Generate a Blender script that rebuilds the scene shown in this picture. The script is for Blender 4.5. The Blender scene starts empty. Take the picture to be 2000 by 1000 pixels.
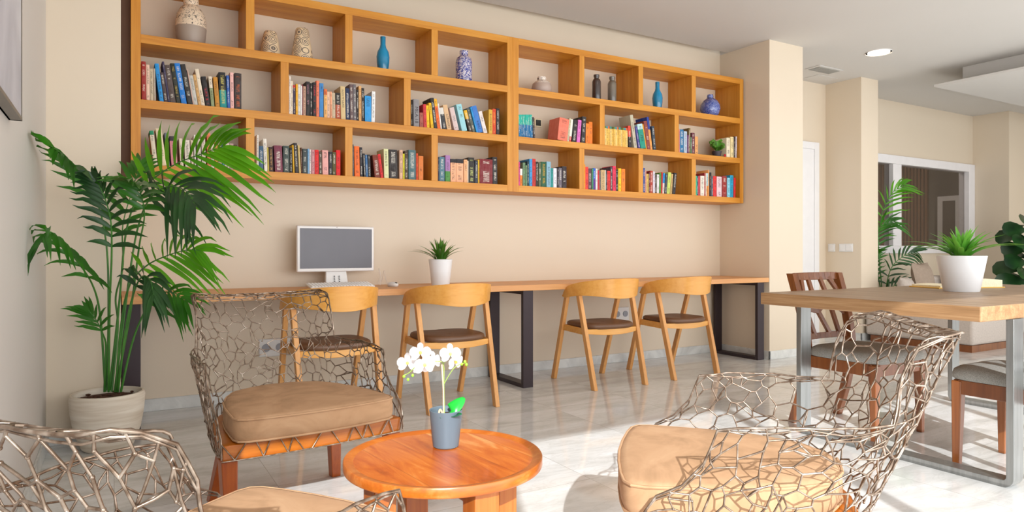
import bpy, bmesh, math, random
from mathutils import Vector, Matrix, geometry, noise
rnd = random.Random(7)
PI = math.pi
SC = bpy.context.scene
COL = SC.collection
SN, CN = .5045, .8634            # viewing direction of the camera, 30.3 degrees off the bookshelf wall's normal
CAMH, FOC = 1.0, 1330.0

# ------------------------------------------------------------------ materials
def srgb(h):
    if isinstance(h, str):
        h = h.lstrip('#'); c = [int(h[i:i+2], 16) / 255 for i in (0, 2, 4)]
    else: c = list(h)
    return tuple(((x / 12.92) if x <= .04045 else ((x + .055) / 1.055) ** 2.4) for x in c) + (1,)

class NT:
    def __init__(s, name, tree=None):
        if tree is None:
            s.mat = bpy.data.materials.new(name); s.mat.use_nodes = True; s.t = s.mat.node_tree
            s.b = s.t.nodes['Principled BSDF']
        else: s.t = tree
    def n(s, typ, **kw):
        nd = s.t.nodes.new(typ)
        for k, v in kw.items(): setattr(nd, k, v)
        return nd
    def l(s, a, b): s.t.links.new(a, b)
    def val(s, sock, v):
        if hasattr(v, 'is_linked') or isinstance(v, bpy.types.NodeSocket): s.l(v, sock)
        else: sock.default_value = v
    def coords(s, kind='Object', scale=(1, 1, 1), rot=(0, 0, 0), loc=(0, 0, 0)):
        tc = s.n('ShaderNodeTexCoord'); mp = s.n('ShaderNodeMapping')
        s.l(tc.outputs[kind], mp.inputs[0])
        mp.inputs['Scale'].default_value = scale; mp.inputs['Rotation'].default_value = rot; mp.inputs['Location'].default_value = loc
        return mp.outputs[0]
    def noise(s, vec, scale, detail=3, rough=.5, dist=0):
        nd = s.n('ShaderNodeTexNoise'); s.l(vec, nd.inputs['Vector'])
        nd.inputs['Scale'].default_value = scale; nd.inputs['Detail'].default_value = detail
        nd.inputs['Roughness'].default_value = rough; nd.inputs['Distortion'].default_value = dist
        return nd.outputs['Fac']
    def ramp(s, fac, stops):
        r = s.n('ShaderNodeValToRGB'); s.l(fac, r.inputs[0]); e = r.color_ramp.elements
        while len(e) < len(stops): e.new(.5)
        for i, (p, c) in enumerate(stops):
            e[i].position = p; e[i].color = c if len(c) == 4 else srgb(c)
        return r.outputs[0]
    def mix(s, fac, a, b, mode='MIX'):
        m = s.n('ShaderNodeMix', data_type='RGBA', blend_type=mode)
        s.val(m.inputs[0], fac); s.val(m.inputs[6], a); s.val(m.inputs[7], b)
        return m.outputs[2]
    def math(s, op, a, b=0.0):
        m = s.n('ShaderNodeMath', operation=op); s.val(m.inputs[0], a); s.val(m.inputs[1], b); return m.outputs[0]
    def bump(s, h, strength=.2, dist=.01):
        b = s.n('ShaderNodeBump'); s.l(h, b.inputs['Height']); b.inputs['Strength'].default_value = strength
        b.inputs['Distance'].default_value = dist; s.l(b.outputs[0], s.b.inputs['Normal'])
    def set(s, **kw):
        for k, v in kw.items():
            s.val(s.b.inputs[{'color': 'Base Color', 'rough': 'Roughness', 'metal': 'Metallic', 'spec': 'Specular IOR Level',
                              'trans': 'Transmission Weight', 'sss': 'Subsurface Weight', 'sheen': 'Sheen Weight', 'coat': 'Coat Weight',
                              'estr': 'Emission Strength', 'ecol': 'Emission Color', 'ior': 'IOR', 'alpha': 'Alpha', 'coatr': 'Coat Roughness'}[k]], v)

def plain(name, c, rough=.5, metal=0, var=.06, scale=9, bump=0, bscale=60, **kw):
    m = NT(name); v = m.coords(); c = srgb(c)
    dk = tuple(x * (1 - var) for x in c[:3]) + (1,); lt = tuple(min(1, x * (1 + var)) for x in c[:3]) + (1,)
    m.set(color=m.ramp(m.noise(v, scale, 3), [(.3, dk), (.7, lt)]), rough=rough, metal=metal, **kw)
    if bump: m.bump(m.noise(v, bscale, 4), bump, .004)
    return m.mat

def wood(name, c1, c2, c3=None, axis='X', scale=1.0, rough=.45, ringy=.5, coords='Object', coat=0):
    """grain runs along axis"""
    m = NT(name)
    st = {'X': (.9, 14, 14), 'Y': (14, .9, 14), 'Z': (14, 14, .9)}[axis]
    v = m.coords(coords, scale=tuple(x * scale for x in st))
    n1 = m.noise(v, 1.3, 6, .6, .6)
    v2 = m.coords(coords, scale=tuple(x * scale * (3.2 if x > 2 else 1.5) for x in st))
    n2 = m.noise(v2, 2.5, 4, .6)
    f = m.math('ADD', m.math('MULTIPLY', n1, 1 - .35), m.math('MULTIPLY', n2, .35))
    stops = [(.32, srgb(c1)), (.62, srgb(c2))] if c3 is None else [(.3, srgb(c1)), (.5, srgb(c2)), (.72, srgb(c3))]
    m.set(color=m.ramp(f, stops), rough=rough, coat=coat)
    m.bump(n2, .06, .002)
    return m.mat

M = {}
def build_materials():
    # walls
    def wallmat(name, c, rough=.42):
        m = NT(name); v = m.coords()
        c = srgb(c); n = m.noise(v, .8, 2)
        m.set(color=m.ramp(n, [(.3, tuple(x * .97 for x in c[:3]) + (1,)), (.7, c)]), rough=rough, spec=.4)
        m.bump(m.noise(v, 160, 2), .03, .002)
        return m.mat
    M['wall'] = wallmat('wall_paint', '#dfcfb9'); M['wall_l'] = wallmat('wall_paint_left', '#d6d0ca', .5)
    M['ceil'] = wallmat('ceiling_paint', '#cfcbc6', .7)
    # marble floor
    m = NT('marble_tiles'); v = m.coords()
    br = m.n('ShaderNodeTexBrick'); m.l(v, br.inputs['Vector']); br.offset = .0
    br.inputs['Scale'].default_value = 1; br.inputs['Brick Width'].default_value = .6; br.inputs['Row Height'].default_value = .6
    br.inputs['Mortar Size'].default_value = .0016; br.inputs['Mortar Smooth'].default_value = .1
    br.inputs['Color1'].default_value = (0.1, .1, .1, 1); br.inputs['Color2'].default_value = (.9, .9, .9, 1); br.inputs['Mortar'].default_value = (0, 0, 0, 1)
    # shift veins tile by tile
    add = m.n('ShaderNodeVectorMath', operation='ADD')
    sc = m.n('ShaderNodeVectorMath', operation='SCALE'); m.l(br.outputs['Color'], sc.inputs[0]); sc.inputs['Scale'].default_value = 7
    m.l(v, add.inputs[0]); m.l(sc.outputs[0], add.inputs[1])
    mp = m.n('ShaderNodeMapping'); m.l(add.outputs[0], mp.inputs[0]); mp.inputs['Rotation'].default_value = (0, 0, .5); mp.inputs['Scale'].default_value = (1, 3.4, 1)
    n1 = m.noise(mp.outputs[0], 1.5, 6, .55, 1.2); n2 = m.noise(mp.outputs[0], 3.2, 7, .6, 2.2)
    vein = m.ramp(n2, [(.455, (0, 0, 0, 1)), (.495, (1, 1, 1, 1)), (.53, (0, 0, 0, 1))])
    base = m.ramp(n1, [(.3, srgb('#c2c1be')), (.5, srgb('#dadad8')), (.7, srgb('#e6e7e8'))])
    c1 = m.mix(m.math('MULTIPLY', vein, .16), base, srgb('#98918a'))
    tv = m.ramp(br.outputs['Color'], [(0, (.90, .895, .885, 1)), (1, (1.0, 1.0, 1.0, 1))])
    c2 = m.mix(1.0, c1, tv, 'MULTIPLY')
    c3 = m.mix(m.math('MULTIPLY', br.outputs['Fac'], .45), c2, srgb('#8a8378'))
    m.set(color=c3, rough=.07, spec=.6)
    M['floor'] = m.mat
    m = NT('marble_skirting'); v = m.coords()
    n = m.noise(v, 4, 6, .6, 1.5); m.set(color=m.ramp(n, [(.3, srgb('#c2c2bf')), (.6, srgb('#dcdcd8'))]), rough=.2)
    M['skirt'] = m.mat
    # woods
    M['oak_x'] = wood('oak_shelf_boards', '#b46c14', '#cd8828', '#dc9e42', 'X')
    M['oak_z'] = wood('oak_shelf_uprights', '#b46c14', '#cd8828', '#dc9e42', 'Z')
    M['desk'] = wood('oak_worktop', '#c4824a', '#d69a60', '#e2aa74', 'X')
    M['beech_z'] = wood('beech_legs', '#c98a4c', '#dc9f5e', '#e6ae70', 'Z')
    M['beech_x'] = wood('beech_bent_back', '#d28c3a', '#e3a350', '#ecb569', 'X', .5, .28)
    M['cherry'] = wood('cherry_chair_wood', '#5a2c10', '#78421c', '#8c542a', 'Z', .7, .3)
    M['apron'] = wood('armchair_wood', '#944808', '#b06014', '#c27626', 'X', .8, .28)
    M['apron_leg'] = wood('armchair_leg_wood', '#80340a', '#9c4a12', '#b0601e', 'Z', .7, .28)
    M['rustic'] = wood('rustic_table_planks', '#66503c', '#8a6e54', '#a88c70', 'Y', 1.1, .42)
    M['rustic_side'] = wood('rustic_table_edge', '#745232', '#9a744e', '#b8946c', 'Y', 1.5, .5)
    M['slat'] = wood('slat_cladding', '#70482c', '#8a5c38', '#9c6e48', 'Z', .6, .6)
    # coffee table top : planks with heart/sap wood colours
    m = NT('acacia_planks'); v = m.coords(rot=(0, 0, -1.69))
    sep = m.n('ShaderNodeSeparateXYZ'); m.l(v, sep.inputs[0])
    pl = m.math('FLOOR', m.math('DIVIDE', m.math('ADD', sep.outputs[1], 5.0), .112))
    wn = m.n('ShaderNodeTexWhiteNoise', noise_dimensions='1D'); m.l(pl, wn.inputs['W'])
    cmb = m.n('ShaderNodeCombineXYZ'); m.l(m.math('ADD', m.math('MULTIPLY', sep.outputs[0], 2.2), m.math('MULTIPLY', wn.outputs[0], 9)), cmb.inputs[0])
    m.l(m.math('MULTIPLY', sep.outputs[1], 12), cmb.inputs[1]); m.l(m.math('MULTIPLY', wn.outputs[0], 30), cmb.inputs[2])
    n1 = m.noise(cmb.outputs[0], 1.2, 6, .6, 1.6)
    fr = m.math('FRACT', m.math('DIVIDE', m.math('ADD', sep.outputs[1], 5.0), .112))
    seam = m.math('LESS_THAN', m.math('ABSOLUTE', m.math('SUBTRACT', fr, .5)), .482)
    f2 = m.math('ADD', n1, m.math('MULTIPLY', m.math('SUBTRACT', wn.outputs[0], .5), .14))
    cc = m.ramp(f2, [(.24, srgb('#8c3c06')), (.42, srgb('#b4520c')), (.58, srgb('#c6681c')), (.76, srgb('#d89450'))])
    cc = m.mix(seam, m.mix(.72, srgb('#6a2506'), cc), cc)
    m.set(color=cc, rough=.26, coat=.3)
    M['acacia'] = m.mat
    M['acacia_side'] = wood('acacia_edge', '#98440c', '#b4601c', '#cc8a4c', 'X', .9, .3)
    M['acacia_leg'] = wood('acacia_legs', '#8e4410', '#a85a1c', '#bc7434', 'Z', .8, .35)
    # metals
    m = NT('bronze_wire'); v = m.coords(); n = m.noise(v, 38, 3)
    m.set(color=m.ramp(n, [(.35, srgb('#6c5848')), (.55, srgb('#988676')), (.7, srgb('#c2b4a6'))]), metal=.85, rough=.3)
    M['wire'] = m.mat
    M['darksteel'] = plain('dark_brown_steel', '#33262a', .45, .3)
    m = NT('brushed_steel'); v = m.coords(scale=(30, 30, 2)); n = m.noise(v, 2, 3)
    m.set(color=m.ramp(n, [(.3, srgb('#80817f')), (.7, srgb('#929391'))]), metal=.75, rough=.36)
    M['steel'] = m.mat
    # fabrics
    m = NT('tan_suede'); v = m.coords(); n = m.noise(v, 5, 5, .6, 1.2)
    m.set(color=m.ramp(n, [(.3, srgb('#9c7856')), (.5, srgb('#b48c68')), (.7, srgb('#c09a76'))]), rough=.9)
    m.bump(m.noise(v, 25, 4), .08, .004); M['suede'] = m.mat
    M['leather'] = plain('brown_leatherette', '#6d4c36', .38, bump=.05, bscale=120)
    m = NT('grey_tweed'); v = m.coords(); n = m.noise(v, 260, 3, .6)
    m.set(color=m.ramp(n, [(.35, srgb('#77756f')), (.65, srgb('#989690'))]), rough=.95); m.bump(n, .3, .002); M['tweed'] = m.mat
    M['sofa'] = plain('light_grey_upholstery', '#b8aca2', .95, var=.08, scale=60, bump=.1, bscale=200)
    M['pillow'] = plain('taupe_cushion_cloth', '#9c8a7a', .95, var=.08, scale=40)
    # plastics / ceramics
    M['white'] = plain('white_plastic', '#e9e6e4', .35, var=.02)
    M['whitepot'] = plain('white_ceramic', '#eef0f2', .3, var=.02)
    M['greypot'] = plain('blue_grey_ceramic', '#5a6872', .45, var=.05)
    M['screen'] = plain('switched_off_screen', '#56525a', .25, var=.08, scale=3)
    M['black'] = plain('black_matte', '#191616', .4)
    M['socket'] = plain('socket_plastic', '#e4e2e0', .4, var=.02)
    M['socket_dark'] = plain('socket_holes', '#9a9ca4', .5)
    M['keys'] = plain('keyboard_keys', '#f0edea', .5)
    m = NT('ribbed_cream_pot'); v = m.coords(scale=(1, 1, 14)); n = m.noise(v, 3, 4)
    m.set(color=m.ramp(n, [(.35, srgb('#cfc0ac')), (.6, srgb('#e6dccd'))]), rough=.7); m.bump(n, .25, .004); M['creampot'] = m.mat
    M['soil'] = plain('bark_soil', '#4a2c1c', .9, var=.4, scale=60, bump=.6, bscale=80)
    # leaves
    def leaf(name, a, b, rough=.35, tr=.0):
        m = NT(name); v = m.coords(); n = m.noise(v, 6, 2)
        m.set(color=m.ramp(n, [(.3, srgb(a)), (.7, srgb(b))]), rough=rough)
        if tr:
            t = m.n('ShaderNodeBsdfTranslucent'); t.inputs[0].default_value = srgb(b)
            mx = m.n('ShaderNodeMixShader'); mx.inputs[0].default_value = tr
            m.l(m.b.outputs[0], mx.inputs[1]); m.l(t.outputs[0], mx.inputs[2]); m.l(mx.outputs[0], m.t.nodes['Material Output'].inputs[0])
        return m.mat
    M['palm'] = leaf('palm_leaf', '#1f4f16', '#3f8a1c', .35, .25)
    M['palm_b'] = leaf('palm_leaf_lit', '#3f8a12', '#6fb81e', .35, .3)  # sunlit look of the bright fronds put into the leaf colour
    M['palm_d'] = leaf('palm_leaf_shaded', '#1a3c1c', '#2c5a24', .35, .12)  # shade on the darker fronds put into the leaf colour
    M['stem'] = leaf('palm_stem', '#2f6a28', '#4c8a34', .4)
    M['grassy'] = leaf('succulent_leaf', '#4a9428', '#86c850', .4, .2)
    M['grassy_d'] = leaf('desk_plant_leaf', '#3a6a1c', '#629632', .4, .15)
    M['orchidleaf'] = leaf('orchid_leaf', '#0c8c20', '#1cb43c', .3)
    M['orchidleaf_d'] = leaf('orchid_leaf_dark', '#0e4a2c', '#1c6a44', .3)
    M['petal'] = leaf('orchid_petal', '#f2f0f4', '#ffffff', .6, .3)
    M['lip'] = plain('orchid_lip', '#f0d060', .6)
    M['bud'] = plain('orchid_bud', '#8cdc2c', .5)
    M['ostem'] = plain('orchid_stem', '#8ca84c', .5)
    M['stake'] = plain('bamboo_stake', '#e8c49c', .6)
    M['fiddle'] = leaf('fiddle_leaf', '#14301a', '#2a5424', .35)
    M['redflower'] = plain('red_flower', '#c0182c', .6)
    # ceramics on the shelf
    def vase_mat(name, base, spots, zsplit, low):
        m = NT(name); v = m.coords(); sep = m.n('ShaderNodeSeparateXYZ'); m.l(v, sep.inputs[0])
        vo = m.noise(v, 75, 3, .7, 1.0)
        sp = m.ramp(vo, [(.56, (0, 0, 0, 1)), (.6, (1, 1, 1, 1))])
        up = m.mix(sp, srgb(base), srgb(spots))
        edge = m.math('GREATER_THAN', sep.outputs[2], zsplit)
        m.set(color=m.mix(edge, srgb(low), up), rough=.45); return m.mat
    M['vase_tall'] = vase_mat('speckled_two_tone_ceramic', '#e6cfb4', '#4c4440', .115, '#a39284')
    M['vase_squat'] = vase_mat('speckled_squat_ceramic', '#e8dcd0', '#4c3c3c', .085, '#b8a498')
    m = NT('swirl_ceramic'); v = m.coords(scale=(1, 1, 1))
    vo = m.n('ShaderNodeTexVoronoi', feature='F1'); m.l(v, vo.inputs['Vector']); vo.inputs['Scale'].default_value = 17; vo.inputs['Randomness'].default_value = .35
    d = m.math('FRACT', m.math('MULTIPLY', vo.outputs['Distance'], 6.5))
    ring = m.math('MULTIPLY', m.math('LESS_THAN', d, .42), m.math('LESS_THAN', vo.outputs['Distance'], .52))
    m.set(color=m.mix(ring, srgb('#e2c9a4'), srgb('#75695f')), rough=.25); M['swirl'] = m.mat
    def glassy(name, c, rough=.12):
        m = NT(name); v = m.coords(); sep = m.n('ShaderNodeSeparateXYZ'); m.l(v, sep.inputs[0]); c = srgb(c)
        m.set(color=m.ramp(m.math('MULTIPLY', sep.outputs[2], 3.2), [(0, tuple(x * .55 for x in c[:3]) + (1,)), (.5, c), (1, tuple(x * .5 for x in c[:3]) + (1,))]), rough=rough, coat=.5)
        return m.mat
    M['blueglass'] = glassy('blue_glass', '#0f8fbe'); M['blackglass'] = glassy('smoked_glass', '#463c3a', .25)
    M['smokeglass'] = glassy('grey_smoked_glass', '#7c7468', .25)
    def bluewhite(name, s, a, b, lo=.47, hi=.53):
        m = NT(name); v = m.coords(); n = m.noise(v, s, 3, .6, 2.0)
        m.set(color=m.ramp(n, [(lo, srgb(a)), (hi, srgb(b))]), rough=.2, coat=.4); return m.mat
    M['bluepattern'] = bluewhite('blue_white_scroll', 48, '#2c3a94', '#d8d2dc', .48, .53)
    M['bluespeck'] = bluewhite('blue_speckle', 85, '#30489a', '#9aa4cc', .5, .56)
    M['light'] = NT('downlight_glow').mat
    b = M['light'].node_tree.nodes['Principled BSDF']; b.inputs['Emission Color'].default_value = (1, .82, .62, 1); b.inputs['Emission Strength'].default_value = 9
    M['glassdark'] = plain('dark_interior_wall', '#6d6258', .7)
    m = NT('window_glass'); tr = m.n('ShaderNodeBsdfTransparent'); gl = m.n('ShaderNodeBsdfGlossy'); gl.inputs['Roughness'].default_value = .02
    tr.inputs[0].default_value = (.72, .70, .68, 1); mx = m.n('ShaderNodeMixShader'); mx.inputs[0].default_value = .10
    m.l(tr.outputs[0], mx.inputs[1]); m.l(gl.outputs[0], mx.inputs[2]); m.l(mx.outputs[0], m.t.nodes['Material Output'].inputs[0]); M['pane'] = m.mat
    M['frame_white'] = plain('white_window_frame', '#ece8e8', .4, var=.02)
    M['door'] = plain('white_door', '#e8e6e6', .4, var=.02)
    M['vent'] = plain('grey_vent_grille', '#9c9890', .6)
    m = NT('portrait_canvas'); v = m.coords(); n = m.noise(v, 1.6, 4, .5, .6)
    m.set(color=m.ramp(n, [(.3, srgb('#8f8f94')), (.55, srgb('#b4b2b8')), (.7, srgb('#cac8cc'))]), rough=.5); M['art'] = m.mat
    M['artframe'] = plain('grey_picture_frame', '#6f675e', .4)
    M['paper'] = plain('page_paper', '#eadfc0', .8, var=.1, scale=120)
    M['yellow'] = plain('yellow_cover', '#e0b048', .5)

# ------------------------------------------------------------------ mesh helpers
class MB:
    def __init__(s): s.bm = bmesh.new()
    def box(s, x0, x1, y0, y1, z0, z1, mi=0, mat=None):
        vs = [s.bm.verts.new((x, y, z)) for x in (x0, x1) for y in (y0, y1) for z in (z0, z1)]
        for f in ((0, 1, 3, 2), (4, 6, 7, 5), (0, 4, 5, 1), (2, 3, 7, 6), (0, 2, 6, 4), (1, 5, 7, 3)):
            fc = s.bm.faces.new([vs[i] for i in f]); fc.material_index = mi
        if mat is not None:
            for v in vs: v.co = mat @ v.co
        return s
    def bar(s, p, q, w, d, up=(0, 0, 1), w2=None, d2=None, mi=0):
        """rectangular bar from p to q; w across 'side', d across 'up-ish'"""
        p = Vector(p); q = Vector(q); t = (q - p).normalized(); upv = Vector(up)
        if abs(t.dot(upv)) > .98: upv = Vector((0, 1, 0))
        sd = t.cross(upv).normalized(); u = sd.cross(t).normalized()
        w2 = w if w2 is None else w2; d2 = d if d2 is None else d2; vs = []
        for c, ww, dd in ((p, w, d), (q, w2, d2)):
            for a, b in ((-1, -1), (1, -1), (1, 1), (-1, 1)): vs.append(s.bm.verts.new(c + sd * a * ww / 2 + u * b * dd / 2))
        for f in ((3, 2, 1, 0), (4, 5, 6, 7), (0, 1, 5, 4), (1, 2, 6, 5), (2, 3, 7, 6), (3, 0, 4, 7)):
            fc = s.bm.faces.new([vs[i] for i in f]); fc.material_index = mi
        return s
    def legbar(s, p, q, w, d, w2=None, d2=None):
        """leg with horizontal rectangular sections (axis aligned)"""
        w2 = w if w2 is None else w2; d2 = d if d2 is None else d2; vs = []
        for c, ww, dd in ((p, w, d), (q, w2, d2)):
            for a, b in ((-1, -1), (1, -1), (1, 1), (-1, 1)): vs.append(s.bm.verts.new((c[0] + a * ww / 2, c[1] + b * dd / 2, c[2])))
        fl = ((3, 2, 1, 0), (4, 5, 6, 7), (0, 1, 5, 4), (1, 2, 6, 5), (2, 3, 7, 6), (3, 0, 4, 7))
        for f in fl: s.bm.faces.new([vs[i] for i in f])
        return s
    def tube(s, pts, r, sides=6, closed=False, cap=True, mi=0):
        pts = [Vector(p) for p in pts]; n = len(pts)
        if n < 2: return s
        rr = r if isinstance(r, (list, tuple)) else [r] * n
        rings = []; prev = None
        for i, p in enumerate(pts):
            a = pts[(i - 1) % n] if (closed or i > 0) else p; b = pts[(i + 1) % n] if (closed or i < n - 1) else p
            t = (b - a)
            if t.length < 1e-9: t = Vector((0, 0, 1))
            t.normalize()
            if prev is None:
                u = t.orthogonal().normalized()
            else:
                u = prev - t * prev.dot(t)
                u = u.normalized() if u.length > 1e-6 else t.orthogonal().normalized()
            prev = u; w = t.cross(u)
            rings.append([s.bm.verts.new(p + (u * math.cos(2 * PI * k / sides) + w * math.sin(2 * PI * k / sides)) * rr[i]) for k in range(sides)])
        m = n if closed else n - 1
        for i in range(m):
            A = rings[i]; B = rings[(i + 1) % n]
            for k in range(sides):
                fc = s.bm.faces.new((A[k], A[(k + 1) % sides], B[(k + 1) % sides], B[k])); fc.material_index = mi
        if cap and not closed:
            s.bm.faces.new(rings[0][::-1]).material_index = mi; s.bm.faces.new(rings[-1]).material_index = mi
        return s
    def lathe(s, prof, seg=32, c=(0, 0, 0), mi=0, capb=True, capt=False):
        rings = []
        for r, z in prof:
            if r < 1e-6: rings.append([s.bm.verts.new((c[0], c[1], c[2] + z))])
            else: rings.append([s.bm.verts.new((c[0] + r * math.cos(2 * PI * k / seg), c[1] + r * math.sin(2 * PI * k / seg), c[2] + z)) for k in range(seg)])
        for A, B in zip(rings, rings[1:]):
            for k in range(seg):
                a = [A[k % len(A)], A[(k + 1) % seg % len(A)], B[(k + 1) % seg % len(B)], B[k % len(B)]]
                u = []
                for v in a:
                    if v not in u: u.append(v)
                if len(u) > 2: s.bm.faces.new(u).material_index = mi
        if capb and len(rings[0]) > 1: s.bm.faces.new(rings[0][::-1]).material_index = mi
        if capt and len(rings[-1]) > 1: s.bm.faces.new(rings[-1]).material_index = mi
        return s
    def loft(s, loops, capb=True, capt=True, closed=True, mi=0):
        R = [[s.bm.verts.new(p) for p in L] for L in loops]
        for A, B in zip(R, R[1:]):
            n = len(A)
            for k in range(n if closed else n - 1):
                s.bm.faces.new((A[k], A[(k + 1) % n], B[(k + 1) % n], B[k])).material_index = mi
        if capb: s.bm.faces.new(R[0][::-1]).material_index = mi
        if capt: s.bm.faces.new(R[-1]).material_index = mi
        return s
    def ell(s, c, r, seg=10, mi=0):
        c = Vector(c); nv = max(4, seg // 2 + 1); rows = []
        for i in range(nv + 1):
            ph = PI * i / nv; sz, cz = math.sin(ph), math.cos(ph)
            if i in (0, nv): rows.append([s.bm.verts.new(c + Vector((0, 0, r[2] * cz)))])
            else: rows.append([s.bm.verts.new(c + Vector((r[0] * sz * math.cos(2 * PI * k / seg), r[1] * sz * math.sin(2 * PI * k / seg), r[2] * cz))) for k in range(seg)])
        for A, B in zip(rows, rows[1:]):
            for k in range(seg):
                q = []
                for v in (A[k % len(A)], A[(k + 1) % seg % len(A)], B[(k + 1) % seg % len(B)], B[k % len(B)]):
                    if v not in q: q.append(v)
                if len(q) > 2: s.bm.faces.new(q).material_index = mi
        return s
    def ribbon(s, pts, widths, nrm, fold=.25, mi=0):
        """leaf blade along pts, V-folded"""
        pts = [Vector(p) for p in pts]; rows = []
        for i, p in enumerate(pts):
            t = (pts[min(i + 1, len(pts) - 1)] - pts[max(i - 1, 0)]).normalized()
            sd = t.cross(Vector(nrm))
            if sd.length < 1e-4: sd = t.orthogonal()
            sd.normalize(); up = sd.cross(t).normalized(); w = widths[i] / 2
            rows.append([s.bm.verts.new(p - sd * w + up * w * fold), s.bm.verts.new(p), s.bm.verts.new(p + sd * w + up * w * fold)])
        for A, B in zip(rows, rows[1:]):
            for k in range(2): s.bm.faces.new((A[k], A[k + 1], B[k + 1], B[k])).material_index = mi
        return s
    def build(s, name, mats, parent=None, smooth=True, bevel=0, angle=35, seg=2, xf=None, loc=None):
        me = bpy.data.meshes.new(name)
        bmesh.ops.recalc_face_normals(s.bm, faces=s.bm.faces)
        if xf is not None: s.bm.transform(xf)
        s.bm.to_mesh(me); s.bm.free()
        for m in (mats if isinstance(mats, (list, tuple)) else [mats]): me.materials.append(m)
        if smooth:
            me.polygons.foreach_set('use_smooth', [True] * len(me.polygons)); me.set_sharp_from_angle(angle=math.radians(angle))
        o = bpy.data.objects.new(name, me); COL.objects.link(o)
        if parent: o.parent = parent
        if loc: o.location = loc
        if bevel:
            b = o.modifiers.new('soft_edges', 'BEVEL'); b.width = bevel; b.segments = seg; b.limit_method = 'ANGLE'; b.angle_limit = math.radians(40)
        return o

def tag(o, label=None, cat=None, group=None, kind=None):
    if label: o['label'] = label
    if cat: o['category'] = cat
    if group: o['group'] = group
    if kind: o['kind'] = kind
    return o
def thing(name, label, cat, loc=(0, 0, 0), rz=0, group=None):
    o = bpy.data.objects.new(name, None); COL.objects.link(o); o.empty_display_size = .1
    o.location = loc; o.rotation_euler = (0, 0, rz); return tag(o, label, cat, group)
def copy_tree(o, parent=None):
    c = o.copy(); COL.objects.link(c); c.parent = parent
    for ch in list(o.children): copy_tree(ch, c)
    return c
def struct(name, mb, mat, parent=None, **kw):
    o = mb.build(name, mat, parent, **kw)
    if parent is None: o['kind'] = 'structure'
    return o
def W(u, v, t):
    """point seen at pixel (u, v) of the 2000x1000 picture at depth t"""
    a = (u - 1000) / FOC
    return Vector(((SN + CN * a) * t, (CN - SN * a) * t, CAMH + (489 - v) / FOC * t))
def XU(u, y):
    a = (u - 1000) / FOC; r = (SN + CN * a) / (CN - SN * a); return r * y, y / (CN - SN * a)
def interp(tab, x):
    if x <= tab[0][0]: return tab[0][1:]
    for A, B in zip(tab, tab[1:]):
        if x <= B[0]:
            k = (x - A[0]) / (B[0] - A[0]); return tuple(a + (b - a) * k for a, b in zip(A[1:], B[1:]))
    return tab[-1][1:]
def bez(p, n=8):
    """Catmull-Rom through points"""
    P = [Vector(q) for q in p]; P = [P[0] * 2 - P[1]] + P + [P[-1] * 2 - P[-2]]; out = []
    for i in range(1, len(P) - 2):
        for k in range(n):
            t = k / n; a, b, c, d = P[i - 1], P[i], P[i + 1], P[i + 2]
            out.append(.5 * ((2 * b) + (c - a) * t + (2 * a - 5 * b + 4 * c - d) * t * t + (3 * b - a - 3 * c + d) * t ** 3))
    out.append(P[-2]); return out
build_materials()

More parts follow.
